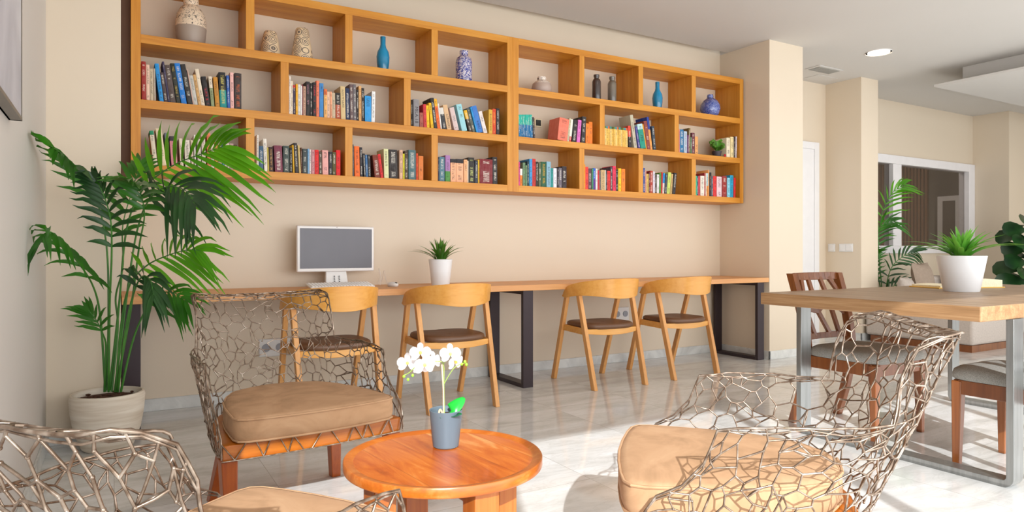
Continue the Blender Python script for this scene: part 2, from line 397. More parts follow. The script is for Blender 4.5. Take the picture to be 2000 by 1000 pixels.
# ------------------------------------------------------------------ room
WY = 4.79; CZ = 2.933; LX = -.30; WIN_Y = -1.35
def room():
    struct('floor', MB().box(-3.6, 12, WIN_Y - .3, 8.2, -.1, 0), M['floor'], smooth=False)
    c = MB().box(-3.6, 12, WIN_Y - .2, 4.69, CZ, CZ + .05).box(5.19, 12, 4.69, 8.2, CZ, CZ + .05).box(LX - .1, 5.19, 4.69, 4.9, 3.14, 3.2).box(LX - .1, 5.19, 4.675, 4.69, CZ + .05, 3.15)
    struct('ceiling', c, M['ceil'], smooth=False)
    struct('wall_back', MB().box(LX - .1, 5.19, WY, WY + .1, 0, 3.2), M['wall'], smooth=False)
    struct('wall_left', MB().box(LX - .1, LX, .95, WY, 0, 3.2), M['wall_l'], smooth=False)
    struct('wall_pilaster', MB().box(LX, .031, 4.2, WY, 0, 3.14), M['wall'], smooth=False)
    struct('wall_column', MB().box(5.186, 5.657, 4.198, 5.13, 0, CZ), M['wall'], smooth=False)
    struct('wall_recess', MB().box(5.657, 7.25, 5.025, 5.13, 0, CZ), M['wall'], smooth=False)
    struct('wall_switch_pier', MB().box(7.184, 7.50, 4.586, 5.025, 0, CZ), M['wall'], smooth=False)
    # window wall with opening
    x0, x1, z0, z1 = 7.50, 10.60, 1.03, 2.13
    w = MB().box(7.25, x0 + .2, 5.13, 5.23, 0, z0).box(x0 + .2, 10.75, 5.13, 5.23, 0, z0).box(7.25, 10.75, 5.13, 5.23, z1, CZ).box(x1, 10.75, 5.13, 5.23, z0, z1).box(7.25, x0, 5.13, 5.23, z0, z1)
    struct('wall_far', w, M['wall'], smooth=False)
    struct('wall_far_pier', MB().box(10.7, 12, 4.67, 5.23, 0, CZ), M['wall'], smooth=False)
    struct('wall_right', MB().box(11.9, 12, WIN_Y, 5.2, 0, CZ), M['wall'], smooth=False)
    # interior room seen through the window
    struct('wall_inner_room', MB().box(7.2, 12.0, 8.1, 8.2, 0, CZ).box(7.1, 7.2, 5.23, 8.2, 0, CZ).box(11.95, 12, 5.23, 8.2, 0, CZ), M['glassdark'], smooth=False)
    # baseboards
    bb = .077
    struct('baseboard_back', MB().box(.031, 5.186, WY - .012, WY, 0, bb), M['skirt'], bevel=.002)
    struct('baseboard_pilaster', MB().box(LX, .031, 4.188, 4.2, 0, bb), M['skirt'], bevel=.002)
    struct('baseboard_left', MB().box(LX, LX + .012, .95, 4.19, 0, bb), M['skirt'], bevel=.002)
    struct('baseboard_column', MB().box(5.174, 5.186, 4.186, WY - .012, 0, bb).box(5.174, 5.669, 4.186, 4.198, 0, bb).box(5.657, 5.669, 4.198, 5.02, 0, bb), M['skirt'], bevel=.002)
    struct('baseboard_pier', MB().box(7.172, 7.184, 4.574, 5.02, 0, bb).box(7.172, 7.51, 4.574, 4.586, 0, bb), M['skirt'], bevel=.002)
    # recess door
    d = struct('door_1', MB().box(6.02, 6.94, 5.0, 5.02, 0, 2.16), M['door'], bevel=.003)
    f = MB().box(6.94, 7.02, 4.99, 5.024, 0, 2.24).box(5.94, 6.02, 4.99, 5.024, 0, 2.24).box(6.02, 6.94, 4.99, 5.024, 2.16, 2.24)
    f.build('door_frame', M['door'], d, bevel=.003)
    # interior window
    fr = MB()
    for a in ((7.46, 7.56, 5.10, 5.24, .96, 2.23), (10.54, 10.70, 5.10, 5.24, .96, 2.23), (7.56, 10.54, 5.10, 5.24, 2.12, 2.23), (7.56, 10.54, 5.10, 5.24, .96, 1.06), (8.69, 8.88, 5.11, 5.23, 1.06, 2.12)): fr.box(*a)
    wn = struct('window_1', fr, M['frame_white'], bevel=.004)
    MB().box(7.56, 8.69, 5.165, 5.17, 1.06, 2.12).build('pane', M['pane'], wn, smooth=False)
    MB().box(8.88, 10.54, 5.165, 5.17, 1.06, 2.12).build('pane', M['pane'], wn, smooth=False)
    # slats inside
    s = MB(); q = 6.42
    while q < 8.0:
        s.box(11.90, 11.95, q, q + .036, 0, CZ); q += .058
    dr = struct('door_2', MB().box(11.93, 11.95, 5.98, 6.18, 0, 1.82), M['glassdark'])
    MB().box(11.92, 11.95, 5.90, 5.98, 0, 1.90).box(11.92, 11.95, 6.18, 6.26, 0, 1.90).box(11.92, 11.95, 5.98, 6.18, 1.82, 1.90).build('door_frame', M['door'], dr)
    sl = struct('wall_slat_cladding', s, M['slat'], smooth=False)
    # the garden side: glazed wall behind the camera
    g = MB().box(-3.6, 12, WIN_Y - .1, WIN_Y, 2.64, 3.2)
    struct('wall_window_lintel', g, M['wall'], smooth=False)
    struct('wall_added_sun_bay', MB().box(-3.6, -3.5, WIN_Y, 1.05, 0, 3.2).box(-3.5, LX - .1, .95, 1.05, 0, 3.2), M['wall_l'], smooth=False)  # unseen side bay, added so the sun reaches the coffee table
    g = MB()
    for xx in (-3.5, -1.9, -.3, 1.35, 3.0, 4.65, 6.3, 7.95, 9.6, 11.25): g.box(xx - .03, xx + .03, WIN_Y - .08, WIN_Y - .02, 0, 2.64)
    g.box(-3.5, 12, WIN_Y - .08, WIN_Y - .02, 2.59, 2.64).box(-3.5, 12, WIN_Y - .08, WIN_Y - .02, 0, .08)
    struct('window_2', g, M['frame_white'], bevel=.003)
    # suspended ceiling panel
    struct('ceiling_panel', MB().box(7.49, 11.8, .2, 3.97, 2.73, 2.755).box(7.72, 11.8, .4, 3.80, 2.755, CZ), M['ceil'], bevel=.003)
room()

# ceiling fittings
def downlight(x, y, label):
    t = thing('downlight', label, 'ceiling light', (x, y, CZ))
    MB().lathe([(.118, -.008), (.118, 0), (.09, 0), (.092, -.008)], 40, capb=False).build('trim_ring', M['white'], t)
    MB().lathe([(.0, -.0075), (.098, -.0075), (.098, 0), (0, 0)], 40, capb=False).build('diffuser', M['light'], t)
downlight(6.44, 3.93, 'round recessed downlight glowing warm between the wall column and hanging panel')
downlight(3.28, 3.66, 'round recessed downlight cut by the top of the photo above the shelf')
t = thing('ceiling_vent', 'rectangular grey slotted air vent in the ceiling beside the column', 'vent', (6.55, 4.60, CZ))
MB().box(-.20, .20, -.09, .09, -.008, 0).build('frame', M['ceil'], t, bevel=.002)
g = MB()
for k in range(9): g.box(-.17, .17, -.066 + k * .0155, -.060 + k * .0155, -.014, -.006)
g.build('grille', M['vent'], t)
t = thing('ceiling_hatch', 'square white access hatch at the top edge of the ceiling', 'hatch', (5.17, 2.60, CZ))
MB().box(-.24, .24, -.24, .24, -.006, 0).build('frame', M['vent'], t, bevel=.001)
MB().box(-.225, .225, -.225, .225, -.011, -.004).build('panel', M['ceil'], t, bevel=.001)
t = thing('ceiling_access_panel', 'flush white square panel in the ceiling behind the slotted vent', 'hatch', (6.85, 4.86, CZ))
MB().box(-.17, .17, -.10, .10, -.004, 0).build('frame', M['ceil'], t, bevel=.001)
# switches
def switch(y0, y1, n, label):
    t = thing('light_switch', label, 'switch', (7.184, (y0 + y1) / 2, 1.03), group=None)
    h = (y1 - y0) / 2
    MB().box(-.01, 0, -h, h, -.046, .046).build('plate', M['socket'], t, bevel=.004)
    for k in range(n):
        w = (2 * h - .02) / n; a = -h + .01 + k * w
        MB().box(-.015, -.009, a + .003, a + w - .003, -.034, .034).build('rocker', M['white'], t, bevel=.003)
switch(4.90, 4.99, 1, 'single white light switch on the pier, nearer the door')
switch(4.68, 4.85, 2, 'double white light switch on the pier, nearer its corner')
def outlet(x, z, n, label):
    t = thing('wall_socket', label, 'socket', (x, WY, z))
    MB().box(-.045 * n, .045 * n, -.012, 0, -.06, .06).build('plate', M['socket'], t, bevel=.005)
    for k in range(n):
        cx = -.045 * n + .045 + .09 * k
        MB().lathe([(.0, -.002), (.027, -.002), (.027, .003), (0, .003)], 20).build('insert', M['socket_dark'], t, xf=Matrix.Translation((cx, -.014, 0)) @ Matrix.Rotation(PI / 2, 4, 'X'))
outlet(XU(546, WY)[0], .345, 3, 'white triple wall socket seen through the back of the wire armchair')
outlet(XU(1212, WY)[0], .43, 2, 'white double wall socket behind the desk chairs at the far end')
# picture on the left wall
t = thing('framed_picture', 'large grey photographic print in a thin grey frame on the side wall', 'picture', (LX, 1.9, 1.43))
MB().box(.0, .036, -.85, .88, .0, .012).box(.0, .036, .868, .88, 0, 1.25).box(0, .036, -.85, -.838, 0, 1.25).box(0, .036, -.85, .88, 1.24, 1.25).box(0, .006, -.85, .88, 0, 1.25).build('frame', M['artframe'], t)
MB().box(.006, .034, -.836, .866, .014, 1.238).build('canvas', M['art'], t)

# ------------------------------------------------------------------ bookshelf
SY0, SY1 = 4.483, WY
SX0, SX1, TH = .083, 5.17, .05
ZB = [1.448, 1.824, 2.201, 2.577]
def shelf():
    t = thing('wall_bookshelf', 'long oak wall shelf of open bays mounted above the desk', 'bookshelf', (SX0, SY0, ZB[0]))
    O = Matrix.Translation((-SX0, -SY0, -ZB[0])); XM = 2.6285
    for a, b in ((SX0, XM), (XM, SX1)):
        for z in ZB: MB().box(a + TH, b - TH, SY0, SY1 - .002, z, z + TH).build('shelf_board', M['oak_x'], t, bevel=.0012, xf=O)
        for x in (a, b - TH): MB().box(x, x + TH, SY0, SY1 - .002, ZB[0], ZB[3] + TH).build('side_panel', M['oak_z'], t, bevel=.0012, xf=O)
        cell = (b - a - 5 * TH) / 4
        for r in (0, 2):
            for k in range(1, 4):
                x = a + k * (cell + TH); MB().box(x, x + TH, SY0, SY1 - .002, ZB[r] + TH, ZB[r + 1]).build('divider', M['oak_z'], t, bevel=.0012, xf=O)
        c3 = (b - a - 4 * TH) / 3
        for k in (1, 2):
            x = a + k * (c3 + TH); MB().box(x, x + TH, SY0, SY1 - .002, ZB[1] + TH, ZB[2]).build('divider', M['oak_z'], t, bevel=.0012, xf=O)
    MB().box(.033, SX0 - .001, 4.56, SY1 - .002, ZB[0], 2.9).build('side_strip', plain('dark_brown_strip', '#6b4a34', .6), t, xf=O)  # plain dark brown strip in the gap between pilaster and shelf
shelf()

# desk
def desk():
    t = thing('wall_desk', 'long narrow oak worktop desk on dark steel frames below the bookshelf', 'desk', (0, 4.2, 0))
    MB().box(.035, 5.184, .0, WY - 4.2 - .002, .708, .75).build('worktop', M['desk'], t, bevel=.002)
    for x0, wd in ((.04, .085), (2.56, .085), (5.055, .085)):
        f = MB(); x1 = x0 + wd; y0, y1 = .02, .55
        f.box(x0, x1, y0, y0 + .03, 0, .708).box(x0, x1, y1 - .03, y1, 0, .708).box(x0, x1, y0 + .03, y1 - .03, 0, .028).box(x0, x1, y0 + .03, y1 - .03, .68, .708)
        f.build('leg_frame', M['darksteel'], t, bevel=.002)
desk()

# ------------------------------------------------------------------ desk chairs
def make_desk_chair():
    t = thing('desk_chair', 'x', 'chair')
    # local: y=0 rear feet (room side), +y towards the desk
    for s in (-1, 1):
        MB().legbar((s * .230, .0, 0), (s * .243, .185, .70), .030, .046, .030, .038).build('leg', M['beech_z'], t, bevel=.003)
        MB().legbar((s * .230, .545, 0), (s * .243, .318, .72), .030, .044, .030, .036).build('leg', M['beech_z'], t, bevel=.003)
        MB().bar((s * .228, .11, .405), (s * .228, .44, .415), .020, .045).build('side_rail', M['beech_x'], t, bevel=.003)
    r = MB(); L = []
    for k in range(9):
        x = -.222 + .444 * k / 8; b = .03 * (1 - (x / .222) ** 2)
        L.append([(x, .095 - b, .378 + .014 * (x / .222) ** 2), (x, .095 - b, .425), (x, .12 - b, .425), (x, .12 - b, .378 + .014 * (x / .222) ** 2)])
    r.loft(L).build('rear_rail', M['beech_x'], t, bevel=.002)
    MB().bar((-.222, .42, .41), (.222, .42, .41), .02, .045).build('front_rail', M['beech_x'], t, bevel=.003)
    # seat pad
    def out(sc, n=40):
        p = []
        for k in range(n):
            a = 2 * PI * k / n; c, s_ = math.cos(a), math.sin(a)
            e = .48
            x = .222 * sc * math.copysign(abs(c) ** e, c); y = .255 + .205 * sc * math.copysign(abs(s_) ** .62, s_)
            p.append((x, y))
        return p
    loops = []
    for sc, z in ((.93, .424), (.985, .432), (1.0, .444), (.985, .456), (.93, .464), (.8, .468), (.5, .470), (.2, .4705)):
        loops.append([(x, y, z - .012 * (1 - min(1, abs(x) / .2)) * (1 if sc < .9 else .3)) for x, y in out(sc)])
    MB().loft(loops).build('seat_pad', M['leather'], t, angle=60)
    # bent plywood back
    P = bez([(-.272, .345, 0), (-.272, .24, 0), (-.235, .10, 0), (-.13, -.015, 0), (0, -.045, 0), (.13, -.015, 0), (.235, .10, 0), (.272, .24, 0), (.272, .345, 0)], 6)
    n = len(P); L = []
    for i, p in enumerate(P):
        f = i / (n - 1) * 2 - 1; a = abs(f)
        top = .797 - .088 * a ** 2.1 ; bot = .650 + .022 * math.sin(PI * a) ** 2 - .012 * a ** 3
        if a > .9: top -= (a - .9) * .25; bot += (a - .9) * .18
        tt = (P[min(i + 1, n - 1)] - P[max(i - 1, 0)]).normalized(); nn = Vector((-tt.y, tt.x, 0)) * .0055
        lean = .012
        L.append([p + nn + Vector((0, lean, bot)), p + nn * 1.2 + Vector((0, 0, (top + bot) / 2)), p + nn + Vector((0, -lean * .6, top)), p - nn + Vector((0, -lean * .6, top)), p - nn * .8 + Vector((0, 0, (top + bot) / 2)), p - nn + Vector((0, lean, bot))])
    MB().loft(L).build('backrest', M['beech_x'], t, bevel=.002, angle=50)
    return t
dc = make_desk_chair()
for i, (x, y, rz, lab) in enumerate([
    (1.135, 3.85, .03, 'beech desk chair with curved back in front of the computer monitor'),
    (1.885, 3.82, -.01, 'beech desk chair with brown seat below the desk plant'),
    (3.185, 3.885, -.03, 'beech desk chair just beyond the middle steel frame, third along the desk'),
    (3.955, 3.895, -.02, 'beech desk chair at the far end of the desk, nearest the wall column')]):
    o = dc if i == 0 else copy_tree(dc)
    o.location = (x, y, 0); o.rotation_euler = (0, 0, rz); o['label'] = lab; o['group'] = 'beech desk chairs along the wall desk'

# ------------------------------------------------------------------ wire armchairs
# s, baseL, baseF, midL, midF, topL, topF, rim height
HP = [(0, 0, .570, 0, .675, 0, .752, .803), (.12, .120, .556, .125, .672, .140, .748, .806), (.22, .200, .515, .212, .655, .245, .733, .812),
      (.26, .225, .494, .240, .640, .275, .712, .815), (.285, .236, .478, .254, .622, .292, .680, .806), (.325, .250, .450, .270, .600, .294, .630, .778), (.352, .262, .432, .290, .582, .290, .600, .715),
      (.362, .266, .425, .296, .574, .290, .590, .605), (.39, .283, .385, .325, .505, .325, .52, .598), (.46, .300, .32, .348, .42, .355, .43, .60), (.60, .325, .19, .350, .28, .352, .28, .597),
      (.68, .333, .11, .350, .19, .352, .19, .586), (.692, .334, .10, .349, .18, .35, .18, .505), (.72, .337, .07, .348, .14, .348, .14, .452), (.76, .340, .03, .345, .07, .345, .07, .42), (.79, .341, .005, .342, .01, .345, .01, .36), (.80, .341, .0, .342, .0, .342, .0, .30)]
ZB0 = .292
def rimz(s): return interp(HP, abs(s))[6]
def P3(s, z):
    bl, bf, ml, mf, tl, tf, h = interp(HP, abs(s)); sg = -1 if s < 0 else 1
    if z <= .6:
        k = (z - ZB0) / (.6 - ZB0); kk = k ** .9 if k > 0 else k
        L = bl + (ml - bl) * kk; F = bf + (mf - bf) * k
    else:
        k = (z - .6) / (.81 - .6); L = ml + (tl - ml) * k; F = mf + (tf - mf) * k
    return Vector((sg * L, F, z))
def wire_net(seed, cellsz):
    R = random.Random(seed); S = .80
    # outline in (s,z)
    n = 60; top = [(-S + 2 * S * i / n, 0) for i in range(n + 1)]
    top = []
    keys = sorted(set([k[0] for k in HP] + [.05, .17, .425, .53, .64]))
    ss = [-k for k in reversed(keys)] + keys[1:]
    for s in ss: top.append(Vector((s, rimz(s))))
    bot = [Vector((s, ZB0 - .0005)) for s in [S * .92 - i * (2 * S * .92) / 26 for i in range(27)]]
    out = top + bot
    pts = list(out); nb = len(out)
    edges = []
    y = ZB0 + cellsz * .45
    row = 0
    while y < .82:
        s = -S + (cellsz / 2 if row % 2 else 0)
        while s < S:
            p = Vector((s + R.uniform(-.47, .47) * cellsz, y + R.uniform(-.47, .47) * cellsz))
            if p.y < rimz(p.x) - .014 and p.y > ZB0 + .012 and abs(p.x) < .78: pts.append(p)
            s += cellsz
        y += cellsz * .88; row += 1
    vs, es, fs, *_ = geometry.delaunay_2d_cdt(pts, [], [list(range(nb))], 1, 1e-5)
    tri = [f for f in fs if len(f) == 3]
    cen = []
    for f in tri:
        a, b, c = [vs[i] for i in f]
        w = [R.uniform(.35, 1.65) for _ in range(3)]; sw = sum(w)
        cen.append((a * w[0] + b * w[1] + c * w[2]) / sw)
    em = {}
    for i, f in enumerate(tri):
        for k in range(3):
            e = tuple(sorted((f[k], f[(k + 1) % 3]))); em.setdefault(e, []).append(i)
    segs = []; deg = {}
    for e, tl in em.items():
        if len(tl) == 2: segs.append((cen[tl[0]], cen[tl[1]]))
        else: segs.append((cen[tl[0]], (vs[e[0]] + vs[e[1]]) / 2))
    return segs, top, bot
def poly_at(pa, pb, R):
    """one wire between two (s,z) points laid on the shell, slightly bent"""
    n = 1 if (pa - pb).length < .045 else 2
    q = []
    for k in range(n + 1):
        f = k / n; p = pa.lerp(pb, f); w = P3(p.x, max(ZB0, p.y))
        if 0 < k < n: w += Vector((R.uniform(-1, 1), R.uniform(-1, 1), R.uniform(-1, 1))) * .0003
        q.append(w)
    return q
def make_armchair(seed, name_label, cellsz=.064, wr=.0029):
    R = random.Random(seed * 3 + 1)
    t = thing('wire_armchair', name_label, 'armchair')
    segs, top, bot = wire_net(seed, cellsz); mb = MB(); drop = 0
    for a, b in segs:
        if R.random() < .04: continue
        mb.tube(poly_at(a, b, R), wr * R.uniform(.85, 1.15), 5, cap=False)
    # extra wires welded across the cells, and small weld beads
    for k in range(len(segs) // 6):
        a = R.choice(segs)[0]; c = [q for q in (R.choice(segs) for _ in range(60)) if .03 < (q[0] - a).length < cellsz * 1.7]
        if c:
            b = c[0][0]; pa, pb = P3(a.x, max(ZB0, a.y)), P3(b.x, max(ZB0, b.y)); off = Vector((0, .25, pa.z)); d = (pa - off); d.z = 0; d = d.normalized() * wr * R.choice((-1.6, 1.6))
            mb.tube([pa, (pa + pb) / 2 + d * 1.5, pb], wr * .95, 5, cap=False)
    for a, b in segs[::2]:
        p = P3(a.x, max(ZB0, a.y)); mb.ell(p, (wr * R.uniform(1.1, 1.6),) * 3, 6)
    rim = []
    for a, b in zip(top, top[1:]):
        m_ = max(1, int((b - a).length / .03))
        for k in range(m_): rim.append(a.lerp(b, k / m_))
    rim.append(top[-1])
    rp = [P3(p.x, p.y) + Vector((R.uniform(-1, 1), R.uniform(-1, 1), R.uniform(-1, 1))) * .0018 for p in rim]
    mb.tube(rp, wr * 1.25, 6)
    # doubled rim wire hugging the top edge
    mb.tube([P3(p.x, max(ZB0, p.y - .010 - .006 * math.sin(i * 1.3))) for i, p in enumerate(rim)], wr * .9, 5)
    mb.tube([P3(p.x, ZB0) for p in reversed(bot)], wr * 1.2, 6)
    # rolled-over top of the back
    def roll(s_, k): p = P3(s_, rimz(s_)); return p + Vector((0, -.050 * math.sin(k * PI / 2), -.010 * (1 - math.cos(k * PI / 2)) * 2.0))
    xs = [-.28 + .56 * k / 14 for k in range(15)]
    for kk in (.5, 1.0): mb.tube([roll(x_ + R.uniform(-.008, .008), kk + R.uniform(-.08, .08)) for x_ in xs], wr * .95, 5)
    for k in range(26):
        s_ = -.28 + .56 * (k + R.random() * .7) / 26; d_ = R.choice((-.03, .025, .012, -.012))
        a_, b_ = roll(s_, 0), roll(max(-.285, min(.285, s_ + d_)), .5); c_ = roll(max(-.285, min(.285, s_ + d_ + R.uniform(-.02, .02))), 1.0)
        mb.tube([a_, b_, c_] if k % 2 else [a_, b_], wr, 5, cap=False)
    for sg in (-1, 1): mb.tube([roll(sg * .283, q_ / 4) for q_ in range(5)], wr, 5)
    # zigzag net across the front rail
    x = -.341; up = False; z0, z1 = .289, .346; prev = None; zz = []
    while x < .341:
        x2 = min(.341, x + R.uniform(.018, .042)); y = -.006
        f = lambda q: -.004 - .022 * (1 - (q / .341) ** 2)
        zz.append(((x, f(x), z0 if up else z1), (x2, f(x2), z1 if up else z0)))
        if R.random() < .5: zz.append(((x2, f(x2), z1 if up else z0), (min(.341, x2 + .03), f(min(.341, x2 + .03)), z1 if up else z0))); x2 = min(.341, x2 + .03)
        x = x2; up = not up
    for a, b in zz: mb.tube([a, b], wr, 5)
    mb.tube([(x_ / 10 * .341, -.004 - .022 * (1 - (x_ / 10) ** 2), .288) for x_ in range(-10, 11)], wr * 1.1, 5)
    mb.build('wire_shell', M['wire'], t, angle=80)
    # seat frame (solid rail ring)
    def outline(off, zz, front=True):
        pts = []
        for k in range(-20, 21):
            s = k / 20 * .80; bl, bf = interp(HP, abs(s))[:2]; sg = -1 if s < 0 else 1
            v = Vector((sg * bl, bf)); c = Vector((0, .25)); d = (c - v).normalized() * off
            pts.append((v.x + d.x, max(v.y + d.y, off * .3), zz))
        for k in range(1, 12):
            x = .341 - off * .8 - 2 * (.341 - off * .8) * k / 12; pts.append((x, -.022 * (1 - (x / .341) ** 2) + off * .3, zz))
        return pts
    fr = MB(); fr.loft([outline(.008, .283), outline(.008, .338), outline(.03, .342)])
    fr.build('seat_frame', M['apron'], t, bevel=.002)
    for sx in (-1, 1):
        MB().legbar((sx * .300, .045, 0), (sx * .310, .040, .284), .040, .042, .054, .056).build('leg', M['apron_leg'], t, bevel=.004)
        MB().legbar((sx * .255, .47, 0), (sx * .215, .39, .284), .040, .042, .052, .056).build('leg', M['apron_leg'], t, bevel=.004)
    # seat cushion
    def co(sc, z, bulge=0):
        pts = []
        for k in range(-24, 25):
            s = k / 24 * .78; bl, bf = interp(HP, abs(s))[:2]; sg = -1 if s < 0 else 1
            pts.append((sg * (bl - .045), bf - .035 if bf > .3 else bf))
        # rounded front corners and bowed front
        F = [(-.296 + .0, .02), (-.288, -.012), (-.262, -.03), (-.2, -.042), (-.1, -.052), (0, -.056), (.1, -.052), (.2, -.042), (.262, -.03), (.288, -.012), (.296, .02)]
        F = F[::-1]
        res = [(x, y) for x, y in pts if y > .03] + F
        cx, cy = 0, .24
        return [(cx + (x - cx) * sc, cy + (y - cy) * sc, z + (bulge * max(0, 1 - ((x - cx) * sc / .3) ** 2) * max(0, 1 - ((y - cy) * sc / .3) ** 2))) for x, y in res]
    cu = MB(); cu.loft([co(.97, .343), co(.995, .350), co(1.008, .372), co(1.01, .395), co(1.0, .420), co(.985, .428), co(.93, .431, .008), co(.8, .432, .012), co(.6, .433, .013), co(.35, .433, .013), co(.1, .433, .013)])
    c = cu.build('seat_cushion', M['suede'], t, angle=70)
    for sc, z in ((1.004, .424), (1.0, .350)):
        MB().tube(co(sc, z), .0042, 6, closed=True).build('piping', M['suede'], c)
    return t
def place_arm(t, x, y, deg, lab):
    th = math.radians(deg)
    # local F (=local y) points backwards, local x = sitter's right
    t.location = (x, y, 0); t.rotation_euler = (0, 0, th + PI / 2)
    t['label'] = lab; t['group'] = 'bronze wire armchairs around the coffee table'
# local +y must map to backward (-forward): rotation such that y->-forward : rz = th+90deg ; local x -> (cos(th+90)...) = left? mirrored shape is symmetric
a1 = make_armchair(3, 'x', .044, .0024); place_arm(a1, .649, 2.509, -83.1, 'bronze wire armchair with tan cushion between the desk and round coffee table')
a2 = make_armchair(11, 'x', .050, .0024); place_arm(a2, 1.299, 1.50, 137.8, 'bronze wire armchair with tan cushion in front of the dining table')
a3 = make_armchair(23, 'x', .060, .0027); a3.scale = (.95, .95, .95); place_arm(a3, .43, 1.57, 32, 'bronze wire armchair nearest the framed picture, back partly cut by the photo corner')

# ------------------------------------------------------------------ round coffee table
CT = Vector((.776, 1.695, 0)); CTZ = .44
def coffee():
    t = thing('coffee_table', 'low round orange-brown wooden coffee table carrying the white orchid', 'coffee table', CT)
    r = .268
    MB().lathe([(0, CTZ - .022), (r - .004, CTZ - .022), (r - .001, CTZ - .020), (r, CTZ - .017), (r, CTZ + .002), (r - .002, CTZ + .005), (r - .013, CTZ + .005), (r - .022, CTZ + .0005), (r - .028, CTZ)], 72, capb=False).build('rim', M['acacia_side'], t, angle=50)
    MB().lathe([(0, CTZ + .0002), (r - .027, CTZ + .0002)], 72, capb=False).build('top', M['acacia'], t)
    for k in range(4):
        a = .082 + k * PI / 2; c, s = math.cos(a), math.sin(a); p = Vector((c * .188, s * .188, 0))
        Rm = Matrix.Translation(p) @ Matrix.Rotation(a, 4, 'Z')
        l = MB().box(-.03, .03, -.036, .036, 0, CTZ - .0225, mat=Rm).build('leg', M['acacia_leg'], t, bevel=.003)
    b = MB()
    for a in (.082, .082 + PI / 2):
        c, s = math.cos(a), math.sin(a); b.bar((-c * .165, -s * .165, CTZ - .06), (c * .165, s * .165, CTZ - .06 - .0004), .035, .04)
    b.build('cross_brace', M['acacia_leg'], t)
coffee()

def orchid():
    base = Vector((.818, 1.774, CTZ + .0005))
    t = thing('potted_orchid', 'white orchid with one bright green leaf in a blue-grey pot on the coffee table', 'potted plant', base)
    k = 1.0
    MB().lathe([(.0, 0), (.033, 0), (.0365, .003), (.0475, .105), (.0465, .106), (.044, .104), (.0415, .088), (0, .088)], 48, capb=False).build('pot', M['greypot'], t)
    MB().lathe([(0, .092), (.03, .0905), (.0415, .0885)], 24, capb=False).build('soil', M['soil'], t)
    def L(u, v, dt=0): return W(u, v, 1.945 + dt) - base
    def leaf(a, b, c, w, mat):
        pts = bez([a, b, c], 6); n = len(pts)
        ws = [w * math.sin(PI * (.12 + .86 * i / (n - 1))) ** .6 for i in range(n)]
        o = MB().ribbon(pts, ws, (0, -.6, .8), .22).build('leaf', mat, t, angle=80)
        s = o.modifiers.new('thick', 'SOLIDIFY'); s.thickness = .0015
    c = Vector((0, 0, .09))
    leaf(c + Vector((.006, 0, 0)), L(884, 800, -.01), L(907, 777, .01) , .042, M['orchidleaf'])
    leaf(c, L(885, 812, -.03), L(901, 809, -.05), .026, M['orchidleaf_d'])
    leaf(c, L(868, 812, -.03), L(859, 815, -.045), .022, M['orchidleaf_d'])
    s0 = c + Vector((-.004, 0, -.01))
    MB().tube([s0 + Vector((-.003, 0, 0)), L(866, 760), L(863, 712)], .0022, 6).build('stake', M['stake'], t)
    stem = bez([s0, L(867, 760), L(866, 712), L(852, 706), L(830, 707), L(812, 716), L(799, 728), L(789, 733)], 6)
    MB().tube(stem, .0014, 6).build('stem', M['ostem'], t)
    MB().tube(bez([L(867, 750), L(880, 728), L(890, 716), L(904, 710), L(911, 708)], 5), .0013, 6).build('stem', M['ostem'], t)
    MB().tube(bez([L(866, 712), L(874, 700), L(882, 694)], 5), .0012, 6).build('stem', M['ostem'], t)
    MB().tube(bez([s0, L(860, 800), L(856, 812, -.03)], 4), .003, 6).build('root', M['stake'], t)
    def flower(u, v, face, size, dt=0):
        ctr = L(u, v, dt); f = Vector(face).normalized()
        xa = f.cross(Vector((0, 0, 1))).normalized(); ya = xa.cross(f).normalized()
        mb = MB(); 
        for ang, ln, wd in ((90, 1, .62), (215, 1, .6), (325, 1, .6), (10, 1.02, 1.0), (170, 1.02, 1.0)):
            a = math.radians(ang); d = xa * math.cos(a) + ya * math.sin(a); sdv = f
            pts = [ctr + d * size * ln * q + f * size * .16 * math.sin(q * 2.4) for q in (0.03, .25, .5, .75, .92, 1)]
            ws = [size * wd * x for x in (.18, .6, .95, .9, .55, .12)]
            mb.ribbon(pts, ws, sdv, .12)
        fl = mb.build('flower', M['petal'], t, angle=80)
        q = MB().ell(ctr + f * size * .16, (size * .16,) * 3, 8).build('lip', M['lip'], fl)
    flower(796, 709, (-.5, -1, .1), .030, .02)
    flower(821, 690, (-.3, -.8, .4), .031, .0)
    flower(828, 712, (.1, -1, -.1), .033, -.02)
    flower(845, 705, (.4, -1, .2), .028, .01)
    flower(822, 716, (-.1, -1, -.4), .026, .015)
    flower(879, 692, (-.2, -1, .35), .031, -.01)
    flower(888, 706, (.4, -1, -.3), .029, .01)
    for u, v in ((789, 735), (797, 741), (806, 733), (902, 711), (908, 706), (911, 712)):
        MB().ell(L(u, v), (.0042, .0038, .0045), 8).build('bud', M['bud'], t)
orchid()

